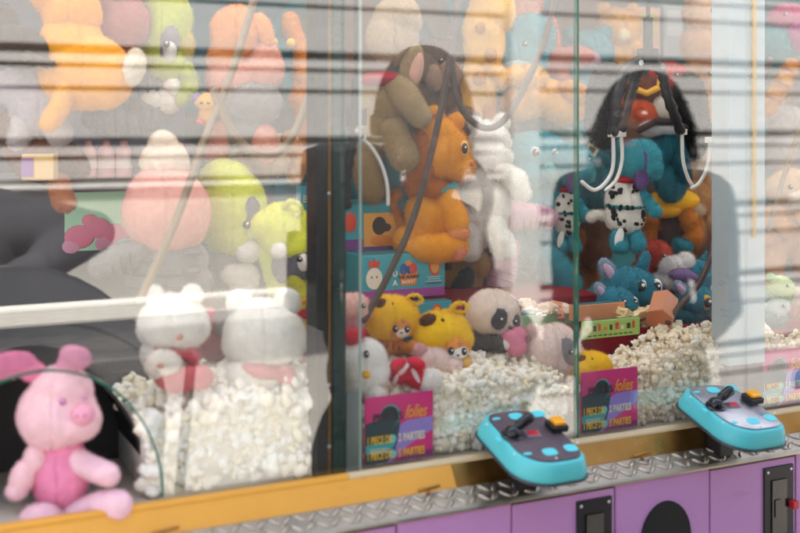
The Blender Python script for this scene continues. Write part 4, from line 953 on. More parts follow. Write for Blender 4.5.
# sweets tray on the riser
o, w, h = carton('sweet_tray', 'open clear-green tray of wrapped sweets on the red riser', (522, 316), (576, 330), .235, .07, '#9cc48c', None, cat='tray')
def candies(n, x0, x1, y0, y1, yy, lab, seed, cols, grp, depth=.05):
    g = random.Random(seed); first = {}
    for i in range(n):
        c = g.choice(cols)
        px, py = g.uniform(x0, x1), g.uniform(y0, y1); yv = yy+g.uniform(0, depth)
        s = ZD(px, yv)/F
        if c not in first:
            m = MB(); m.box((-6*s, -4*s, -4*s), (6*s, 4*s, 4*s), .0022)
            for sx in (-1, 1): m.loft([[(sx*5.6*s, 1.2*s*math.cos(R(a)), 1.2*s*math.sin(R(a))) for a in range(0, 360, 60)], [(sx*9.5*s, 3.6*s*math.cos(R(a)), .8*s*math.sin(R(a))) for a in range(0, 360, 60)]])
            q = m.build('wrapped_sweet', pal(c, 'card', rough=.3), None, smooth=False); first[c] = q
        else: q = first[c].copy(); COL.objects.link(q)
        q.location = P(px, py, yv); q.rotation_euler = (g.uniform(-.5, .5), g.uniform(-.6, .6), g.uniform(-1.5, 1.5)); tag(q, lab[c], 'sweet', grp)
cl = {'#f0e6da': 'white wrapped sweet in the heap on the green tray', '#eac8a8': 'peach wrapped sweet in the heap on the green tray', '#dd8a6a': 'orange-red wrapped sweet in the heap on the green tray', '#f3dcc4': 'cream wrapped sweet in the heap on the green tray'}
candies(34, 524, 574, 303, 318, .24, cl, 4, list(cl), 'wrapped sweets heaped on the green tray')
cl2 = {'#f2e2b8': 'cream wrapped sweet in the row at the left end of the red tray', '#eed29c': 'straw-coloured wrapped sweet in the row at the left end of the red tray'}
candies(16, 622, 652, 311, 322, .15, cl2, 9, list(cl2), 'wrapped sweets in the red tray', .03)
o, w, h = carton('sweet_carton', 'lime green sweet carton with orange lettering-like marks behind the second price card', (583, 322), (640, 340), .12, .006, '#a8c868', None)
m = MB(); 
for i in range(9):
    m.box((w*(.06+.10*i), -.0010, h*.42), (w*(.10+.10*i+.02*(i % 2)), -.0004, h*(.62+.1*(i % 3))), mat=(4, 3, 4, 0, 3, 4, 1, 3, 4)[i])
    m.box((w*(.08+.09*i), -.0010, h*.14), (w*(.14+.09*i), -.0004, h*.20), mat=3)
m.build('print', cm, o, smooth=False)
o, w, h = carton('sweet_carton', 'flat peach paper sweet bag leaning over the lime carton', (575, 306), (625, 322), .16, .02, '#e0986a', None)

# ------------------------------------------------------------------ right bay
spotted(632, 254, .30, 'large blue plush in a black-spotted white suit hanging under the claw', 637, 158, 22, 626, 206, 19.5, 29)
t = Toy('plush_toy', 'dark teal plush seen from behind, right of the spotted-suit toy', 'soft toy', 665, 210, .42)
t.part('head', '#246878', [(667, 150, 18, 20, 16, 0)]); t.part('body', '#2a7080', [(670, 180, 16, 22, 14, 0)]); t.part('ear', '#1d5462', [(678, 160, 9, 24, 7, 12, -8)]); t.part('cap', '#d8dce0', [(660, 128, 22, 8, 18, 4)], parent=t.head)
t.part('brim', '#35262a', [[(636, 130, 3.4, 16), (650, 122, 3.4, 22), (668, 122, 3.4, 22), (682, 128, 3.4, 14)]], parent=t.head, kind='cloth')
t = Toy('plush_toy', 'chestnut plush in a golden yellow skirt with orange arms, below the claw', 'soft toy', 675, 268, .46)
t.part('skirt', '#eeb024', [(672, 200, 26, 12, 18, 6), (662, 208, 20, 10, 16, 8)], kind='cloth'); t.part('body', '#4a3330', [(668, 228, 26, 26, 18, 0)])
t.part('arm', '#d0802c', [[(684, 214, 9, 14), (690, 232, 9, 16), (682, 244, 8, 18)]]); t.part('arm', '#b86c2a', [[(650, 214, 8, 10), (648, 236, 8, 12)]]); t.part('leg', '#b86428', [[(656, 246, 10, 8), (652, 262, 10, 10)]])
t.part('leg', '#b86428', [[(680, 248, 10, 8), (684, 262, 10, 10)]]); t.part('foot', '#2a7a86', [(654, 250, 12, 8, 10, 22)]); t.part('foot', '#2a7a86', [(676, 244, 11, 9, 10, 24)])
t.part('head', '#7a4630', [(672, 176, 18, 16, 16, 2)])
t = Toy('plush_toy', 'chocolate and red plush parrot with a yellow ring hanging at the claw hub', 'soft toy', 655, 128, .46)
t.part('body', '#7a3f24', [(648, 96, 24, 20, 17, 0)]); t.part('head', '#c23a30', [(668, 80, 20, 18, 16, 2), (676, 92, 12, 12, 12, 4)]); t.part('wing', '#d8582c', [(640, 112, 16, 12, 8, 14, 20)]); t.part('belly', '#e6dcd0', [(660, 106, 14, 12, 8, 14)])
t.part('ring', '#f2b01e', [[(632, 90, 3.2, 18), (642, 94, 3.2, 22), (654, 88, 3.2, 22), (656, 78, 3.2, 20)]], kind='plastic'); t.eye(672, 76, 2.4, 17)
t = Toy('plush_toy', 'orange star plush left of the claw hub', 'soft toy', 622, 112, .52)
t.part('body', '#e8922a', [(620, 92, 14, 12, 9, 0), (620, 78, 6, 14, 8, 0), (608, 94, 14, 6, 8, 0, 10), (632, 94, 14, 6, 8, 0, -10), (614, 106, 6, 12, 8, 0, 14), (628, 106, 6, 12, 8, 0, -14)])
for (x, y, lab) in ((602, 98, 'added shaggy black shape for the mirrored dark hair left of the claw hub'), (692, 110, 'added shaggy black shape for the mirrored dark hair right of the claw hub')):
    t = Toy('plush_toy', lab, 'soft toy', x, y+40, .40 if x > 650 else .30)
    t.part('body', '#141213', [(x, y+6, 17, 32, 15, 0), (x+(6 if x < 650 else -5), y-16, 16, 20, 14, 0)], fuzz=2.2); t.part('tuft', '#171415', [(x, y+34, 13, 16, 11, 2), (x+(-4 if x < 650 else 5), y+22, 13, 18, 11, 2)], fuzz=2.2)  # added black shapes standing in for dark hair mirrored around the claw
t = Toy('plush_toy', 'tan plush hound behind the right claw arm', 'soft toy', 690, 140, .56)
t.part('body', '#c69a66', [(694, 112, 22, 30, 18, 0)]); t.part('head', '#b9875a', [(698, 78, 20, 18, 16, 0)]); t.part('ear', '#7c5034', [(686, 88, 8, 16, 6, 12, 10)]); t.eye(706, 74, 2.4, 14)

def blue_head(px, py, y, lab, hx, hy, r, face=1, ring=None, muz='#8ccfc4'):
    t = Toy('plush_toy', lab, 'soft toy', px, py, y, 'blue big-eyed toys lying in the red tray'); B = '#36859a'
    t.part('body', '#38909e', [(hx-face*r*.5, hy+r*.7, r*.9, r*.55, r*.7, 0)])
    t.part('head', B, [(hx, hy, r*1.15, r*.82, r*.85, 4), (hx+face*r*.5, hy+r*.3, r*.8, r*.56, r*.75, 5)])
    t.part('muzzle', muz, [(hx+face*r*.72, hy+r*.42, r*.52, r*.40, r*.5, r*.42)], parent=t.head)
    t.part('ear', '#8f9fb4', [(hx-face*r*.9, hy-r*.55, r*.34, r*.72, r*.16, 4, -face*34)], deco=[('#c8a8c0', [(hx-face*r*.9, hy-r*.5, r*.2, r*.52, r*.14, 8, -face*34)])], parent=t.head)
    t.part('ear', B, [(hx+face*r*.55, hy-r*.85, r*.26, r*.6, r*.16, 0, face*18)], parent=t.head)
    t.eye(hx+face*r*.25, hy, r*.24, r*.82, white=ring or '#e6ecec', ry=r*.28); t.eye(hx+face*r*1.02, hy+r*.05, r*.18, r*.55, white=ring or '#e6ecec', ry=r*.24)
    return t
blue_head(630, 312, .24, 'blue plush with wide open eyes at the left end of the red tray', 630, 284, 23)
blue_head(614, 318, .20, 'smaller blue plush with pink lined ears in front of the wide-eyed one', 616, 300, 16)
blue_head(702, 322, .22, 'blue plush with yellow-ringed eyes at the right end of the red tray', 698, 300, 19, face=1, ring='#f2b92a')
blue_head(690, 298, .30, 'blue plush with long pale ears behind the yellow-ringed one', 694, 274, 17)
t = Toy('plush_toy', 'deep red plush in the middle of the red tray behind the hexagonal box', 'soft toy', 655, 300, .36)
t.part('body', '#a8322c', [(652, 282, 24, 26, 18, 0)]); t.part('head', '#b84230', [(654, 256, 18, 16, 15, 2)]); t.eye(660, 254, 2.4, 15)
t = Toy('plush_toy', 'white plush rabbit with lilac lined ears on top of the red tray toys', 'soft toy', 672, 284, .30)
t.part('head', '#e8e2de', [(672, 268, 14, 12, 12, 0), (686, 262, 9, 9, 8, 0)]); t.part('ear', '#9a7ba8', [(682, 274, 15, 6, 5, 12, 8)], parent=t.head); t.part('body', '#d8d2cc', [(668, 280, 16, 10, 12, 0)])
t = Toy('plush_toy', 'navy and red plush bird with amber eyes left of the hexagonal box', 'soft toy', 652, 318, .22)
t.part('body', '#b02f38', [(650, 308, 18, 12, 12, 0)]); t.part('head', '#273f78', [(652, 296, 17, 12, 12, 4)]); t.eye(656, 294, 3, 15, white='#f0a82c'); t.part('beak', '#e8942c', [(664, 298, 6, 4, 5, 12)], parent=t.head)
t = Toy('plush_toy', 'pink and white cloth keyring plush beside the pale post', 'soft toy', 720, 322, .20)
t.part('body', '#e8b4bc', [(720, 306, 16, 14, 12, 0)]); t.part('head', '#f0e2de', [(722, 292, 14, 12, 11, 2)]); t.eye(726, 290, 2, 12)
# hexagonal peach box
o = empty('sweet_box', P(664, 332, .105), 0, 'hexagonal peach sweet box with white end held at the end of the right crane cable', 'box'); k = ZD(664, .105)/F
ax_ = Vector((.62, .55, .42)).normalized(); c0 = Vector((-6*k, 0, 12*k))
u = ax_.orthogonal().normalized(); w_ = ax_.cross(u)
def hexr(c, r): return [c+(u*math.cos(R(60*i+15))+w_*math.sin(R(60*i+15)))*r for i in range(6)]
m = MB(); m.loft([hexr(c0, 14.5*k), hexr(c0+ax_*34*k, 14.5*k)]); m.build('carton', pal('#d08a68', 'card'), o, smooth=False)
m = MB(); m.loft([hexr(c0-ax_*.6*k, 13.4*k), hexr(c0-ax_*.06*k, 13.4*k)]); m.build('printed_end', pal('#c67452', 'card', scale=220, bump=.5), o, smooth=False)
m = MB(); q0 = [v for v in hexr(c0, 14.9*k)]; q1 = hexr(c0+ax_*34*k, 14.9*k)
side = max(range(6), key=lambda i: ((q0[i]+q0[(i+1) % 6])*.5-c0).dot(Vector((.8, -.6, .0))))
j = (side+1) % 6; m.loft([[q0[side].lerp(q0[j], .06), q0[side].lerp(q0[j], .94), q1[side].lerp(q1[j], .94), q1[side].lerp(q1[j], .06)], [v+((q0[side]+q0[j])*.5-c0).normalized()*.0004 for v in (q0[side].lerp(q0[j], .06), q0[side].lerp(q0[j], .94), q1[side].lerp(q1[j], .94), q1[side].lerp(q1[j], .06))]])
m.build('white_panel', pal('#f0ece8', 'card'), o, smooth=False)

# turquoise board behind right toys
o = empty('backing_board', P(612, 300, .70), 0, 'flat turquoise board standing behind the brown otter', 'board'); k = ZD(612, .7)/F
mb = MB(); mb.box((-46*k, 0, 0), (36*k, .006, 92*k), .001); mb.build('panel', pal('#4ab4bc', 'card'), o, smooth=False)
# farthest bay
t = Toy('plush_toy', 'tan plush tiger with brown ringed tail in the farthest bay', 'soft toy', 788, 270, .34)
t.part('body', '#c8935c', [(782, 232, 26, 30, 20, 0), (800, 240, 26, 26, 20, 0)]); t.part('leg', '#d09c62', [[(772, 244, 12, 10), (768, 266, 12, 14)]]); t.part('leg', '#d09c62', [[(800, 250, 13, 10), (806, 268, 13, 14)]])
t.part('head', '#d6b48c', [(790, 190, 24, 20, 19, 0)]); t.eye(784, 186, 2.6, 18); t.eye(798, 186, 2.6, 17); t.part('muzzle', '#eadcc8', [(790, 196, 11, 8, 8, 16)], parent=t.head)
t.part('tail', '#c88a44', [[(766, 240, 8, 14), (780, 224, 8, 20), (796, 216, 8, 24), (808, 200, 8, 24)]], deco=[('#6a452c', [(772, 233, 3, 9, 9, 17, -40), (787, 220, 3, 9, 9, 22, -25), (802, 209, 3, 9, 9, 24, -45)])])
t = Toy('plush_toy', 'amber ringed plush tail curling high in the farthest bay', 'soft toy', 782, 110, .44)
t.part('body', '#dc9a44', [[(770, 108, 8, 0), (776, 92, 8, 4), (784, 78, 8, 6), (790, 66, 7, 6)]], deco=[('#8a5a34', [(773, 100, 9, 3, 9, 2, 25), (780, 85, 9, 3, 9, 5, 28), (787, 72, 9, 3, 8, 6, 28)])])
t = Toy('plush_toy', 'teal and magenta plush bird at the top of the farthest bay', 'soft toy', 785, 64, .50)
t.part('body', '#3f8a94', [(776, 44, 24, 22, 18, 0)]); t.part('head', '#d05a8c', [(786, 18, 18, 14, 14, 2)]); t.part('wing', '#b84a90', [(796, 36, 14, 16, 7, 12, 20)]); t.eye(780, 16, 2.4, 14)
for (x, y, c, h2, lab) in ((776, 292, '#a4c886', '#d8e6a8', 'pale green plush bun in the farthest bay'), (792, 304, '#e0a09c', '#f0d8d0', 'pink plush pig lying in the farthest bay'), (772, 312, '#8ab0b4', '#d8e4e0', 'pale blue plush lying below the green bun')):
    t = Toy('plush_toy', lab, 'soft toy', x, y+14, .14)
    t.part('body', c, [(x, y+4, 15, 11, 12, 0)]); t.part('head', h2, [(x+3, y-6, 13, 11, 11, 3)]); t.eye(x+7, y-8, 1.8, 13); t.part('ear', c, [(x-6, y-14, 5, 6, 4, 3, -20)], parent=t.head)
t = Toy('plush_toy', 'grey-white plush cat between the tiger and the top of the farthest bay', 'soft toy', 792, 176, .48)
t.part('body', '#b6aeaa', [(790, 150, 26, 26, 18, 0)]); t.part('head', '#c8c0bc', [(786, 122, 20, 17, 16, 2)]); t.part('ear', '#968e8c', [(774, 108, 6, 8, 4, 2, -15)], parent=t.head); t.part('ear', '#968e8c', [(798, 108, 6, 8, 4, 2, 15)], parent=t.head)
# pale toys near the right post
t = Toy('plush_toy', 'large pale peach plush seal behind the right claw', 'soft toy', 725, 285, .66)
t.part('body', '#dcc0a4', [(722, 190, 44, 60, 24, 0), (730, 240, 40, 40, 22, 0)]); t.part('head', '#e4cdb4', [(716, 130, 32, 28, 22, 2)]); t.part('flipper', '#c8d0d4', [(704, 186, 14, 22, 9, 24, 20)]); t.eye(722, 126, 3, 22)
t = Toy('plush_toy', 'apricot plush bear high between the claw and the pale post', 'soft toy', 708, 62, .60)
t.part('body', '#dcaa84', [(706, 44, 26, 22, 18, 0)]); t.part('head', '#e0b48e', [(704, 14, 22, 20, 17, 2)]); t.part('ear', '#cf9a70', [(690, -2, 8, 8, 5, 2)], parent=t.head); t.eye(708, 12, 2.6, 17)
# framed picture and boxes at the top of the right bay
for (x0, y0, x1, y1, c, c2, lab) in ((636, 8, 660, 54, '#e2a684', '#c8b060', 'peach and olive picture card at the top of the right bay'), (664, 6, 684, 56, '#9aa0a4', '#b8bcc0', 'pale grey framed card beside the peach picture card'), (692, 8, 716, 18, '#eeb050', '#f2c46a', 'orange sticker board high in the right bay')):
    a = P(x0, y1, .74); b = P(x1, y0, .74); o = empty('picture_card', (a.x, .74, a.z), 0, lab, 'picture card')
    w, h = b.x-a.x, b.z-a.z
    m = MB(); m.box((0, 0, 0), (w, .006, h), .001); m.build('board', pal(c, 'card'), o, smooth=False)
    m = MB(); m.box((w*.14, -.0012, h*.4), (w*.86, -.0002, h*.9)); m.build('print', pal(c2, 'card', scale=60), o, smooth=False)

# more toys packed at the back of the middle and right bays
for (x, y, r, c, c2, yy, lab) in (
    (588, 52, 24, '#3f97a4', '#eec3d4', .68, 'teal plush with pink muzzle high behind the glass joint'), (618, 28, 22, '#e6a83e', '#f2dfb0', .70, 'mustard plush with cream muzzle at the top left of the right bay'),
    (520, 20, 24, '#d9896a', '#f0d8c0', .72, 'terracotta plush with cream muzzle at the top of the middle bay'), (575, 250, 20, '#c9824a', '#ecd8b8', .69, 'ginger plush with cream muzzle low behind the glass joint'),
    (690, 200, 24, '#d3a06a', '#f0e0c4', .62, 'sandy plush with pale muzzle left of the pale post'), (735, 70, 26, '#4a97a8', '#d8e8e4', .70, 'blue-green plush with pale muzzle behind the pale post'),
    (505, 110, 20, '#e8c07a', '#f6ecd0', .70, 'straw-coloured plush with cream muzzle behind the white bear'), (735, 250, 28, '#e3b48c', '#f4e4cc', .58, 'peach plush with cream muzzle low behind the pale post'),
    (770, 150, 22, '#7aa9ae', '#e6eeea', .60, 'grey-blue plush with white muzzle in the farthest bay'), (515, 285, 18, '#3d8fa0', '#e0b4c8', .62, 'teal plush with pink muzzle behind the panda keyring')):
    t = Toy('plush_toy', lab, 'soft toy', x, y+r*1.9, yy)
    t.part('body', c, [(x, y+r*1.2, r*.9, r*.95, r*.6, 0)]); t.part('head', c, [(x, y, r, r*.9, r*.7, 3)])
    t.part('muzzle', c2, [(x+r*.1, y+r*.3, r*.42, r*.32, r*.3, r*.62)], parent=t.head)
    for sx in (-1, 1):
        t.part('ear', c, [(x+sx*r*.62, y-r*.72, r*.3, r*.36, r*.16, 2, sx*16)], parent=t.head); t.eye(x+sx*r*.32+r*.06, y-r*.08, r*.09, r*.66)
        t.part('arm', c, [[(x+sx*r*.7, y+r*.8, r*.26, r*.3), (x+sx*r*.95, y+r*1.3, r*.25, r*.4)]])

# ------------------------------------------------------------------ cranes
def pix_tube(pts, y, rad, mb): mb.tube([P(a, b, y+(c if c else 0)) for a, b, c in pts], rad, n=12, round_ends=True)
def smooth_pts(pts, n=6):
    out = []
    for i in range(len(pts)-1):
        p0 = pts[max(i-1, 0)]; p1 = pts[i]; p2 = pts[i+1]; p3 = pts[min(i+2, len(pts)-1)]
        for j in range(n):
            t = j/n; out.append(tuple(.5*((2*b)+(c-a)*t+(2*a-5*b+4*c-d)*t*t+(-a+3*b-3*c+d)*t**3) for a, b, c, d in zip(p0, p1, p2, p3)))
    return out+[pts[-1]]
HOSE = pal('#4c3a30', 'plastic', rough=.4)
PALEH = pal('#937a5e', 'plastic', rough=.4)
def hose(lab, strands, y, mat, rad=.0058):
    p = P(strands[0][0][0], strands[0][0][1], y); o = empty('crane_cable', p, 0, lab, 'cable')
    for s in strands:
        mb = MB(); pix_tube(smooth_pts([q if len(q) == 3 else (*q, 0) for q in s]), y, rad, mb); mb.v = [tuple(Vector(v)-p) for v in mb.v]; mb.build('hose', mat, o)
hose('dark brown crane cable slanting across the orange cub down to the dark post', [[(462, -30), (451, 52), (437, 128), (414, 216), (388, 276), (364, 320)], [(450, 40), (455, 90), (466, 115), (484, 128), (502, 122), (520, 95), (545, 40), (556, -20)]], .13, HOSE)
hose('pale brown crane cable slanting across the peach plush in the left bay', [[(262, -30), (236, 60), (205, 140), (176, 220), (140, 300)], [(214, 92), (232, 132), (258, 154), (284, 148), (304, 110), (330, 30)]], .13, PALEH, .0062)
hose('brown crane cable ending at the hexagonal sweet box in the right bay', [[(770, 60), (740, 170), (706, 270), (680, 306), (668, 322)]], .095, HOSE, .0060)
hose('thin slanting crane cable in the farthest bay', [[(806, 110), (786, 170), (768, 230)]], .12, PALEH, .005)
WHT = pal('#e9e6e0', 'plastic', rough=.25)
def claw(lab, hub, y, arms, prongs):
    p = P(hub[0], hub[1], y); o = empty('claw', p, 0, lab, 'claw'); k = ZD(hub[0], y)/F
    def bld(mb, name, mat, **kw): mb.v = [tuple(Vector(v)-p) for v in mb.v]; return mb.build(name, mat, o, **kw)
    m = MB(); m.tube([p+Vector((0, 0, 9*k)), p+Vector((0, 0, -8*k))], 11*k, n=24); m.tube([p+Vector((0, 0, 40*k)), p+Vector((0, 0, 9*k))], 5*k, n=16); bld(m, 'hub', pal('#26262a', 'metal', rough=.4), smooth=True, auto=40)
    m = MB(); m.tube([p+Vector((0, 0, 40*k)), (p.x, p.y, 1.99)], .004, n=8); bld(m, 'hoist_cord', BLACK)
    for a in arms:
        m = MB(); pts = smooth_pts([q if len(q) == 3 else (*q, 0) for q in a], 8); rr_ = [5.2*k*(1+.16*math.sin(i*2.2)) for i in range(len(pts))]
        m.tube([P(q[0], q[1], y+q[2]) for q in pts], rr_, n=12, round_ends=True); bld(m, 'claw_arm', BLACK)
        e0, e1 = P(*pts[-1][:2], y+pts[-1][2]), P(*pts[-3][:2], y+pts[-3][2]); m = MB(); m.tube([e0+(e1-e0)*.6, e0-(e1-e0)*.35], 4.6*k, n=16); bld(m, 'arm_collar', STEEL, smooth=True, auto=40)
        m = MB(); c = P(*pts[4][:2], y+pts[4][2])+Vector((0, -6*k, 0)); m.tube([c, c+Vector((0, -3*k, 0))], 3.2*k, n=6); bld(m, 'pivot_bolt', STEEL, smooth=False)
    for pr in prongs:
        m = MB(); pts = smooth_pts([q if len(q) == 3 else (*q, 0) for q in pr], 6); m.tube([P(q[0], q[1], y+q[2]) for q in pts], 1.9*k, n=10, round_ends=True)
        q = pts[0]; c = P(q[0], q[1], y+q[2]); m.box(tuple(c+Vector((-4.5*k, -3*k, -3*k))), tuple(c+Vector((4.5*k, 3*k, 3*k))), .0012); bld(m, 'prong', WHT)
claw('black armed claw with white prongs hanging open over the spotted-suit toys', (648, 58), .15,
     [[(644, 60), (626, 70, -.01), (617, 98, -.02), (613, 132, -.02)], [(654, 62), (662, 74), (668, 98), (680, 130)], [(646, 64), (638, 72, .05), (632, 90, .06), (622, 128, .05)]],
     [[(613, 134, -.02), (613, 166, -.02), (606, 182, -.02), (594, 190, -.02), (582, 182, -.02)], [(682, 132), (683, 160), (688, 178), (694, 188)], [(621, 134, .05), (622, 160, .05), (616, 180, .05), (606, 190, .05)], [(710, 140, -.02), (708, 164, -.02), (700, 182, -.02), (692, 188, -.02)]][:4])
claw('claw with one white prong beside the dark post, over the taupe kangaroo', (356, 118), .10,
     [[(356, 120), (352, 145), (346, 180), (347, 205)], [(356, 122), (358, 130), (360, 136)]],
     [[(361, 138), (371, 147), (381, 164), (387, 184), (388, 204)]])
# ------------------------------------------------------------------ the street outside (seen only mirrored in the panes)
def struct(mb, name, mat, smooth=False):
    return tag(mb.build(name, mat, None, smooth=smooth), kind='structure')
m = MB(); m.box((-30, -30, -.05), (34, 30, 0)); struct(m, 'pavement', pal('#a39d94', 'paint', rough=.85, scale=3, bump=.5))
WALLY = -2.6
kx = lambda px: MIR(px, 300, (-WALLY+D0)/D0).x
kz = lambda px, py: MIR(px, py, (-WALLY+D0)/D0).z
SHUT = pal('#a2a09d', 'paint', rough=.5, bump=.2)
xP0, xP1 = kx(505), kx(533)
k = empty('street_kiosk', (2.2, WALLY-.6, 0), 0, 'pale grey kiosk across the lane with a ribbed roller shutter, seen mirrored in the panes', 'kiosk')
koff = Matrix.Translation(-k.location)
def kp(mb, name, mat, parent=None, smooth=False):
    if not isinstance(mat, (list, tuple)): mat = [mat]
    me = mb.mesh(name, mat, smooth); me.transform(koff); o = bpy.data.objects.new(name, me); COL.objects.link(o); o.parent = parent or k; return o
def shutter(xa, xb, z0, z1, name):
    prof = []; per = .335; z = z1
    while z > z0+.01:
        zz = z
        for (dz, dy) in ((0, .012), (.004, -.095), (.030, -.095), (.034, 0), (.066, .004), (.069, -.06), (.080, -.06), (.083, .004), (.150, .006), (.153, -.06), (.164, -.06), (.167, .006), (.240, .008), (.332, .012)):
            q = zz-dz
            if q < z0: break
            prof.append((WALLY+dy, q))
        z -= per
    prof.append((WALLY+.012, z0)); prof += [(WALLY-.11, z0), (WALLY-.11, z1)]
    mb = MB(); mb.loft([[(xa, y, z) for y, z in prof], [(xb, y, z) for y, z in prof]]); return kp(mb, name, SHUT)
zb = kz(170, 186)
ztop = kz(170, 47)+.335*4
shutter(-2.5, xP0-.004, zb, ztop, 'roller_shutter'); shutter(xP1+.004, 8.5, .12, ztop+.02, 'roller_shutter')
WP = pal('#b5b3ae', 'paint', rough=.5)
m = MB(); m.box((xP0, WALLY-.12, 0), (xP1, WALLY+.06, ztop+.1), .004); kp(m, 'pillar', WP)
m = MB(); m.box((-2.6, WALLY-.12, 0), (-2.502, WALLY+.06, ztop+.1), .004); kp(m, 'pillar', WP)
m = MB(); m.box((-2.6, WALLY-1.2, ztop+.1), (8.6, WALLY+.10, ztop+.35), .01); kp(m, 'fascia', WP)
zc0, zc1 = kz(170, 322), kz(170, 292)
m = MB(); m.box((-2.5, WALLY-.25, zc0), (kx(352), WALLY+.10, zc1), .006); kp(m, 'counter_top', pal('#8d8a86', 'paint'))
m = MB(); m.box((-2.5, WALLY-.06, 0), (xP0-.002, WALLY, zc0-.001)); kp(m, 'counter_front', pal('#9b9894', 'paint'))
m = MB(); m.box((-2.5, WALLY-.10, zc1+.001), (xP0-.002, WALLY-.015, zb-.003)); kp(m, 'inner_panel', pal('#a09d97', 'paint'))
m = MB(); m.box((-2.6, WALLY-1.2, 0), (8.6, WALLY-1.1, ztop+.099)); m.box((-2.7, WALLY-1.2, 0), (-2.601, WALLY-.1, ztop+.1)); m.box((8.501, WALLY-1.2, 0), (8.6, WALLY+.06, ztop+.099)); kp(m, 'kiosk_wall', pal('#5a5652', 'paint'))
# unseen translucent canopy, added to soften the light inside and shade the front
aw, nt, b = new_mat('light_canopy_canvas'); N = nt.nodes; L = nt.links
tr = N.new('ShaderNodeBsdfTranslucent'); tr.inputs[0].default_value = (.87, .83, .77, 1); ms = N.new('ShaderNodeMixShader'); ms.inputs[0].default_value = .7
b.inputs['Base Color'].default_value = (.82, .80, .75, 1); b.inputs['Roughness'].default_value = .9
nz = N.new('ShaderNodeTexNoise'); nz.inputs['Scale'].default_value = 60; bp = N.new('ShaderNodeBump'); bp.inputs['Strength'].default_value = .2; L.new(nz.outputs[0], bp.inputs['Height']); L.new(bp.outputs[0], b.inputs['Normal'])
out = [n for n in N if n.type == 'OUTPUT_MATERIAL'][0]; L.new(b.outputs[0], ms.inputs[1]); L.new(tr.outputs[0], ms.inputs[2]); L.new(ms.outputs[0], out.inputs[0])
o = empty('light_canopy', (1.1, .8, 0), 0, 'added unseen canvas canopy on steel poles softening light on the claw machine', 'light_canopy')
ny = 14
m = MB(); rows = []
for i in range(ny+1):
    y = -.12+2.1*i/ny; rows.append([(x, y, 2.60+.22*i/ny*1.2-.03*math.sin(math.pi*((x+2.2)/7.0*5 % 1))) for x in [-2.2+7.0*j/40 for j in range(41)]])
vs = [p for r in rows for p in r]; fs = [(i*41+j, i*41+j+1, (i+1)*41+j+1, (i+1)*41+j) for i in range(ny) for j in range(40)]
m.add(vs, fs); q = m.build('canvas', aw, o); q.location = -Vector(o.location)
m = MB()
for j in range(40):
    x = -2.2+7.0*j/40; m.add([(x, -.122, 2.59), (x+.175, -.122, 2.59), (x+.175, -.13, 2.42), (x+.14, -.13, 2.37), (x+.035, -.13, 2.37), (x, -.13, 2.42)], [(0, 1, 2, 3, 4, 5)])
q = m.build('valance', aw, o, smooth=False); q.location = -Vector(o.location)
for x in (-2.1, 4.7):
    for y in (.95, 1.9):
        m = MB(); m.tube([(x, y, 0), (x, y, 2.6)], .03, n=14); q = m.build('pole', STEEL, o); q.location = -Vector(o.location)

# white barrier rail in front of the machine
a = MIR(-40, 325, 1.7); b_ = MIR(344, 288, 1.7); zr = MIR(170, 306, 1.7).z; yr = a.y
o = empty('barrier', (b_.x, yr, 0), 0, 'white painted barrier rail on two posts, mirrored as a bright bar in the left pane', 'barrier')
m = MB(); m.box((-1.6, -.025, zr-.022), (0, .025, zr+.022), .007); m.build('rail', pal('#d6d4cd', 'paint'), o, smooth=False)
for x in (-1.5, -.95):
    m = MB(); m.box((x-.02, -.018, .02), (x+.02, .018, zr-.0225), .004); m.build('post', pal('#8d8d8b', 'paint'), o, smooth=False)
    m = MB(); m.box((x-.04, -.18, 0), (x+.04, .18, .0195), .004); m.build('foot', pal('#8d8d8b', 'paint'), o, smooth=False)

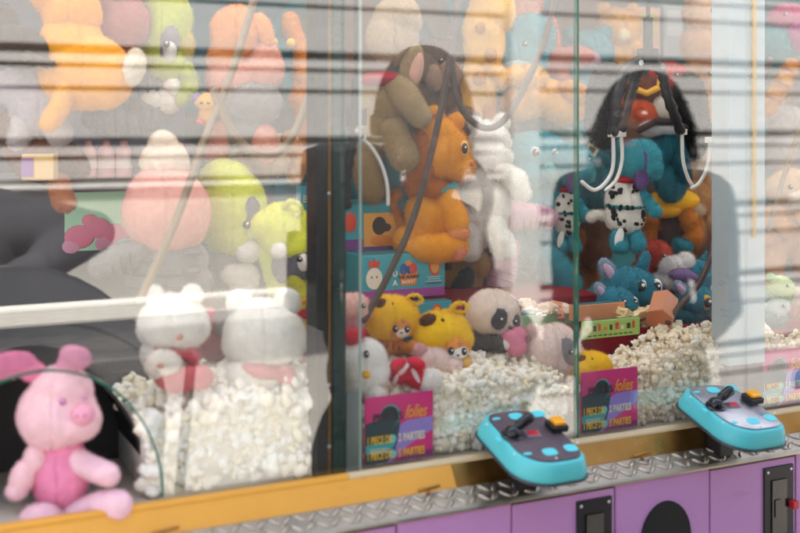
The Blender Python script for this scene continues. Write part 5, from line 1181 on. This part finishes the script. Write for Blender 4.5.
# ------------------------------------------------------------------ people on the lane, their dark shapes show in the panes
def person(loc, rz, H, label, skin, cloth, trouser, arms, coat=False, bulk=1.0, hs=1.0):
    s = H/1.7; o = empty('person', loc, rz, label, 'person')
    def sh(mb, lst, inf=0.0, mat=0):
        for h in lst:
            if h[0] == 't': mb.tube([tuple(c*s for c in p) for p in h[1]], [r*s+inf for r in h[2]], n=14, round_ends=True, mat=mat)
            else: mb.ell(tuple(c*s for c in h[1]), tuple(r*s+inf for r in h[2]), None, q=(24, 14), mat=mat)
    hd = lambda p: (p[0]*hs, p[1]*hs, 1.48+(p[2]-1.48)*hs)
    head = [('e', hd((0, -.012, 1.615)), (.077*hs, .097*hs, .088*hs)), ('e', hd((0, .018, 1.55)), (.063*hs, .074*hs, .085*hs)), ('e', hd((0, .045, 1.508)), (.040*hs, .045*hs, .038*hs)),
            ('t', [hd((0, .086, 1.60)), hd((0, .108, 1.560)), hd((0, .098, 1.550))], [.009, .014, .010]),
            ('e', hd((-.014, .092, 1.552)), (.010, .011, .008)), ('e', hd((.014, .092, 1.552)), (.010, .011, .008)),
            ('e', hd((0, .088, 1.616)), (.05*hs, .012, .010)), ('e', hd((.079, -.005, 1.57)), (.010, .022, .032)), ('e', hd((-.079, -.005, 1.57)), (.010, .022, .032)),
            ('t', [(0, -.02, 1.36), (0, .0, 1.53)], [.060, .052])]
    torso = [('e', (0, 0, 1.27), (.165*bulk, .108*bulk, .17)), ('e', (0, 0, 1.07), (.142*bulk, .102*bulk, .18)), ('e', (0, -.01, .93), (.165*bulk, .118*bulk, .13)), ('t', [(-.165, -.005, 1.385), (0, -.01, 1.40), (.165, -.005, 1.385)], [.055, .06, .055])]
    legs = [('t', [(x, 0, .92), (x*1.08, .012, .50), (x*1.08, -.015, .09)], [.088, .056, .040]) for x in (-.085, .085)]
    feet = [('t', [(x*1.08, -.03, .045), (x*1.15, .05, .04), (x*1.25, .15, .032)], [.042, .042, .032]) for x in (-.085, .085)]
    armt = []; hands = []
    for sg, (el, wr) in zip((-1, 1), arms):
        shd = Vector((sg*.185, -.005, 1.375)); el = Vector(el); wr = Vector(wr)
        armt.append(('t', [tuple(shd), tuple(el), tuple(wr)], [.052, .042, .029]))
        d = (wr-el).normalized(); a = d.orthogonal().normalized() if abs(d.z) > .95 else d.cross(Vector((0, 0, 1))).normalized(); b_ = d.cross(a)
        pc = wr+d*.055; hands.append(('t', [tuple(wr), tuple(wr+d*.03), tuple(wr+d*.085)], [.026, .030, .028]))
        for i, ln in enumerate((.062, .072, .068, .052)):
            off = a*(.0165*(i-1.5)*1.25); st = wr+d*.075+off; p1 = st+d*ln*.55+b_*.006; p2 = p1+d*ln*.4+b_*.022
            hands.append(('t', [tuple(st), tuple(p1), tuple(p2)], [.0105, .0092, .0078]))
        st = wr+d*.025-a*.022; hands.append(('t', [tuple(st), tuple(st+d*.03-a*.024+b_*.008), tuple(st+d*.062-a*.028+b_*.014)], [.013, .011, .009]))
    mb = MB(); sh(mb, head+torso+legs+feet+armt+hands); me = remeshed(mb.mesh('body', [pal(skin, 'cloth')]), .0062, 3)
    me.polygons.foreach_set('use_smooth', [True]*len(me.polygons))
    bo = bpy.data.objects.new('body', me); COL.objects.link(bo); bo.parent = o
    mb = MB(); sh(mb, torso[:3]+[('t', [(-.165, -.01, 1.378), (0, -.015, 1.385), (.165, -.01, 1.378)], [.055, .06, .055])]+[('t', [p for p in h[1]], h[2]) for h in armt]+[('t', [(0, -.02, 1.36), (0, -.012, 1.435)], [.06, .064])], .016)
    me = remeshed(mb.mesh('jacket', [pal(cloth, 'cloth')]), .008, 4)
    displace(me, 11, .008)
    me.polygons.foreach_set('use_smooth', [True]*len(me.polygons)); q = bpy.data.objects.new('jacket', me); COL.objects.link(q); q.parent = o
    mb = MB(); sh(mb, [torso[2]]+legs, .013); me = remeshed(mb.mesh('trousers', [pal(trouser, 'cloth')]), .008, 4); me.polygons.foreach_set('use_smooth', [True]*len(me.polygons)); q = bpy.data.objects.new('trousers', me); COL.objects.link(q); q.parent = o
    if coat:
        mb = MB(); sh(mb, [('e', (0, .03, 1.02), (.19, .30, .24)), ('e', (0, -.0, .74), (.22, .31, .36)), ('e', (0, -.08, 1.14), (.18, .20, .2))]); me = remeshed(mb.mesh('coat_skirt', [pal(cloth, 'cloth')]), .009, 4); displace(me, 9, .012); me.polygons.foreach_set('use_smooth', [True]*len(me.polygons)); q = bpy.data.objects.new('coat_skirt', me); COL.objects.link(q); q.parent = o
    for h in feet:
        mb = MB(); sh(mb, [h], .010); mb.build('shoe', pal('#222224', 'cloth'), o)
    E = lambda p: tuple(c*s for c in hd(p))
    for sx in (-1, 1):
        mb = MB(); mb.ell(E((sx*.031, .079, 1.598)), (.0125*s, .009*s, .0085*s), None, q=(24, 14)); e1 = mb.build('eye', pal('#e8e2da', 'plastic'), bo)
        mb = MB(); mb.ell(E((sx*.031, .0875, 1.598)), (.006*s, .003*s, .006*s), q=(12, 8)); mb.build('iris', pal('#24160e', 'plastic'), e1)
        mb = MB(); mb.tube([E((sx*.016, .094, 1.622)), E((sx*.034, .092, 1.628)), E((sx*.05, .082, 1.620))], [.004*s, .0045*s, .003*s], n=8, round_ends=True); mb.build('eyebrow', pal('#1c1410', 'cloth'), bo)
    mb = MB(); mb.ell(E((0, .088, 1.526)), (.022*s, .012*s, .0065*s)); mb.ell(E((0, .088, 1.516)), (.020*s, .012*s, .0075*s)); mb.build('lips', pal('#b0505a', 'cloth'), bo)
    return o, s, hd
# first passer-by, in profile, wearing a high dark beanie
v = MIR(428, 153, 1.55)
H1 = v.z/1.562*1.7
o, s, hd = person((v.x, v.y, 0), R(-90), H1, 'person in a long dark coat and tall dark beanie standing side-on to the panes', '#8a5e48', '#1b1b1f', '#1d2026', (((-.21, .02, 1.12), (-.17, .27, 1.04)), ((.21, .02, 1.12), (.17, .27, 1.04))), coat=True, bulk=1.25, hs=1.17)
m = MB(); top = v.z+(153-45)/F*ZD(428, 0)*1.55
zc = hd((0, 0, 1.60))[2]*s
prof = []
for i in range(13):
    t = i/12; a = t*math.pi/2
    prof.append((math.cos(a)**.85 if i < 12 else .001, zc+(top-zc)*math.sin(a)))
m.loft([[( .098*r*math.cos(R(q)), -.008+.126*r*math.sin(R(q)), z) for q in range(0, 360, 12)] for r, z in prof])
m.loft([[( (.101+d)*math.cos(R(q)), -.008+(.128+d)*math.sin(R(q)), z) for q in range(0, 360, 12)] for d, z in ((0, zc-.012), (.004, zc-.006), (.005, zc+.025), (.003, zc+.035), (-.004, zc+.036))])
me = m.build('beanie', pal('#141416', 'cloth'), o)
b = empty('backpack', MIR(350, 240, 1.57), R(-90), 'black backpack worn by the person with the dark beanie', 'bag')
m = MB(); m.box((-.12, -.09, -.21), (.12, .09, .22), .05); m.build('bag', pal('#131316', 'cloth'), b, auto=60)
m = MB(); m.box((-.09, -.125, -.17), (.09, -.091, .02), .015); m.build('front_pocket', pal('#1a1a1e', 'cloth'), b, auto=60)
for sx in (-1, 1): m = MB(); m.tube(smooth_pts([(sx*.09, .08, .17), (sx*.10, .20, .22), (sx*.10, .31, .10), (sx*.10, .22, -.10), (sx*.10, .09, -.17)]), .014, n=8); m.build('strap', pal('#101012', 'cloth'), b)
# second passer-by with a frizzy black bob
v = MIR(642, 62, 1.53)
H2 = (v.z-.035)
o, s, hd = person((v.x, v.y, 0), R(58), H2, 'person with a frizzy black bob in a black top facing the panes', '#3d261c', '#17171a', '#1c1f28', (((-.20, .0, 1.10), (-.15, .20, 1.00)), ((.21, .0, 1.10), (.15, .20, 1.00))), bulk=.85)
HAIR = pal('#0c0a0a', 'cloth')
m = MB(); g = random.Random(11); hc = Vector(hd((0, -.01, 1.60)))*s
cap = MB(); cap.ell(hc+Vector((0, -.018, .025)), (.098, .108, .088)); cap.ell(hc+Vector((0, -.055, -.03)), (.10, .07, .12))
for sx in (-1, 1): cap.ell(hc+Vector((sx*.088, -.01, -.06)), (.030, .062, .10))
me = remeshed(cap.mesh('hair', [HAIR]), .007, 3); me.polygons.foreach_set('use_smooth', [True]*len(me.polygons)); q = bpy.data.objects.new('hair', me); COL.objects.link(q); q.parent = o
for i in range(1500):
    th = g.uniform(0, 2*math.pi)
    if .28*math.pi < th < .72*math.pi: th += math.pi*g.choice((.45, -.45))
    ph = g.uniform(.0, 1.25); d = Vector((math.cos(th)*math.sin(ph+.2), math.sin(th)*math.sin(ph+.2), math.cos(ph+.2)))
    p = hc+Vector((d.x*.088, d.y*.10-.012, d.z*.10+.01)); out_ = Vector((math.cos(th), math.sin(th), 0)); ln = g.uniform(.10, .21); fr = g.uniform(.25, 1.0)
    pts = [p]; n = 7; ph0 = g.uniform(0, 6)
    for j in range(1, n+1):
        t = j/n; down = min(1, .25+t*1.2)
        p = p+(out_*(.55*(1-t*.9)*fr)+Vector((0, 0, -down)))*ln/n*1.15+Vector((math.sin(ph0+j*1.9), math.cos(ph0*1.3+j*2.3), 0))*.0065
        pts.append(p)
    m.tube(pts, [.0013]*n+[.0005], n=3, caps=False)
m.build('hair_strands', HAIR, o)
# third passer-by with arms up, beside a dark pram
v = MIR(-62, 195, 2.1); H3 = v.z/1.43*1.7
er = (MIR(92, 232, 2.1)-Vector((v.x, v.y, 0)))*(1.7/H3)
o, s, hd = person((v.x, v.y, 0), 0, H3, 'person in a bulky charcoal jacket with a bent raised arm beside the dark pram', '#9a705a', '#3a3b3f', '#24262c', (((-.34, .06, 1.20), (-.10, .26, 1.22)), ((er.x, .02, er.z), (.17, .24, 1.20))), bulk=1.25)
m = MB(); sc = Vector((.17, -.005, 1.33))*s; e_ = Vector((er.x, .02, er.z))*s
m.tube([sc, sc.lerp(e_, .5), e_], [.088, .085, .060], n=18, round_ends=True); m.tube([e_, e_.lerp(Vector((.17, .24, 1.20))*s, .6)], [.062, .055], n=18, round_ends=True)
me = remeshed(m.mesh('sleeve', [pal('#3a3b3f', 'cloth')]), .008, 4); me.polygons.foreach_set('use_smooth', [True]*len(me.polygons)); q = bpy.data.objects.new('sleeve', me); COL.objects.link(q); q.parent = o
cap = MB(); hc = Vector(hd((0, -.01, 1.60)))*s; cap.ell(hc+Vector((0, -.016, .02)), (.088, .102, .085)); cap.ell(hc+Vector((0, -.05, -.03)), (.08, .06, .10)); cap.build('hair', pal('#2a1c14', 'cloth'), o)
v = MIR(4, 408, 1.9)
o = empty('pram', (v.x, v.y, 0), R(180), 'dark grey pram with a rounded hood standing in front of the machine', 'pram')
rad = 160/F*ZD(12, 0)*1.9; GR = pal('#2a2c30', 'cloth')
m = MB(); rings = []
for i in range(15):
    a = R(-8+150*i/14); rings.append([(rad*math.cos(R(t)), (.30*math.sin(R(t)))*math.cos(a)*1.0, v.z-.05+rad*math.sin(R(t))*math.sin(a)+(.05 if False else 0)) for t in range(0, 181, 9)])
m = MB(); vs = [p for r in rings for p in r]; n = 21
m.add(vs, [(i*n+j, i*n+j+1, (i+1)*n+j+1, (i+1)*n+j) for i in range(14) for j in range(20)])
hood = m.build('hood', GR, o)
sol = hood.modifiers.new('thick', 'SOLIDIFY'); sol.thickness = .006
for i in (0, 5, 9, 13): m = MB(); m.tube(rings[i], .007, n=8); m.build('hood_rib', pal('#1f2023', 'plastic'), hood)
m = MB(); m.loft([[(rad*sc_*math.cos(R(t)), .33*sc_*math.sin(R(t)), z) for t in range(0, 360, 12)] for sc_, z in ((.55, .38), (.8, .42), (.97, .56), (1.0, v.z-.05), (.97, v.z-.05), (.93, .58), (.75, .45), (.5, .42))]); m.build('shell', GR, o)
m = MB()
for sx in (-1, 1):
    m.tube([(sx*rad*.9, .36, .20), (sx*rad*.9, -.30, .60), (sx*rad*.9, -.42, .98)], .012, n=10); m.tube([(sx*rad*.9, -.30, .20), (sx*rad*.9, .10, .48)], .012, n=10)
m.tube([(-rad*.9, -.42, .98), (rad*.9, -.42, .98)], .015, n=10); m.build('frame', pal('#2a2b2e', 'metal', rough=.4), o)
for sx in (-1, 1):
    for (y, r_) in ((.36, .11), (-.30, .13)):
        m = MB(); m.loft([[(sx*rad*.9+dx, y+rr2*math.cos(R(t)), r_+rr2*math.sin(R(t))) for t in range(0, 360, 15)] for dx, rr2 in ((-.018, r_*.78), (-.02, r_*.95), (-.008, r_), (.008, r_), (.02, r_*.95), (.018, r_*.78))]); w = m.build('wheel', pal('#161618', 'plastic', rough=.7), o)
        m = MB(); m.tube([(sx*rad*.9-.012, y, r_), (sx*rad*.9+.012, y, r_)], r_*.74, n=24); m.build('rim', pal('#9a9ca0', 'metal'), w, smooth=False)

# ------------------------------------------------------------------ light
SUN_EL, SUN_AZ = R(60), R(-16)                     # the sun stands behind the machine, over the added canopy
d = Vector((math.sin(SUN_AZ)*math.cos(SUN_EL), math.cos(SUN_AZ)*math.cos(SUN_EL), math.sin(SUN_EL)))
ld = bpy.data.lights.new('sun', 'SUN'); ld.energy = 5.0; ld.angle = R(.5); ld.color = (1, .94, .85)
lo = bpy.data.objects.new('sun', ld); COL.objects.link(lo); lo.rotation_euler = (-d).to_track_quat('-Z', 'Y').to_euler(); lo.location = d*12
w = bpy.data.worlds.new('World'); SC.world = w; w.use_nodes = True
nt = w.node_tree; bg = nt.nodes['Background']; sk = nt.nodes.new('ShaderNodeTexSky'); sk.sky_type = 'NISHITA'; sk.sun_disc = False
sk.sun_elevation = SUN_EL; sk.sun_rotation = SUN_AZ; sk.air_density = 1.0; sk.dust_density = 2.0; sk.altitude = 0
nt.links.new(sk.outputs[0], bg.inputs[0]); bg.inputs[1].default_value = .10

# ------------------------------------------------------------------ camera
cd = bpy.data.cameras.new('camera'); co = bpy.data.objects.new('camera', cd); COL.objects.link(co)
co.location = CAM; co.rotation_euler = (R(90), 0, -AL)
cd.lens = 50; cd.sensor_width = 36; cd.sensor_fit = 'HORIZONTAL'; cd.shift_y = -(266.5-HOR)/800
cd.clip_start = .02; cd.clip_end = 200
cd.dof.use_dof = True; cd.dof.focus_distance = 2.08; cd.dof.aperture_fstop = 2.4
SC.camera = co
vs_ = SC.view_settings; vs_.view_transform = 'Standard'; vs_.look = 'None'; vs_.gamma = 1; vs_.use_curve_mapping = False; vs_.exposure = 2.28
SC.render.engine = 'CYCLES'; SC.cycles.max_bounces = 14; SC.cycles.transparent_max_bounces = 16; SC.cycles.diffuse_bounces = 7; SC.cycles.glossy_bounces = 4

COL.flush()
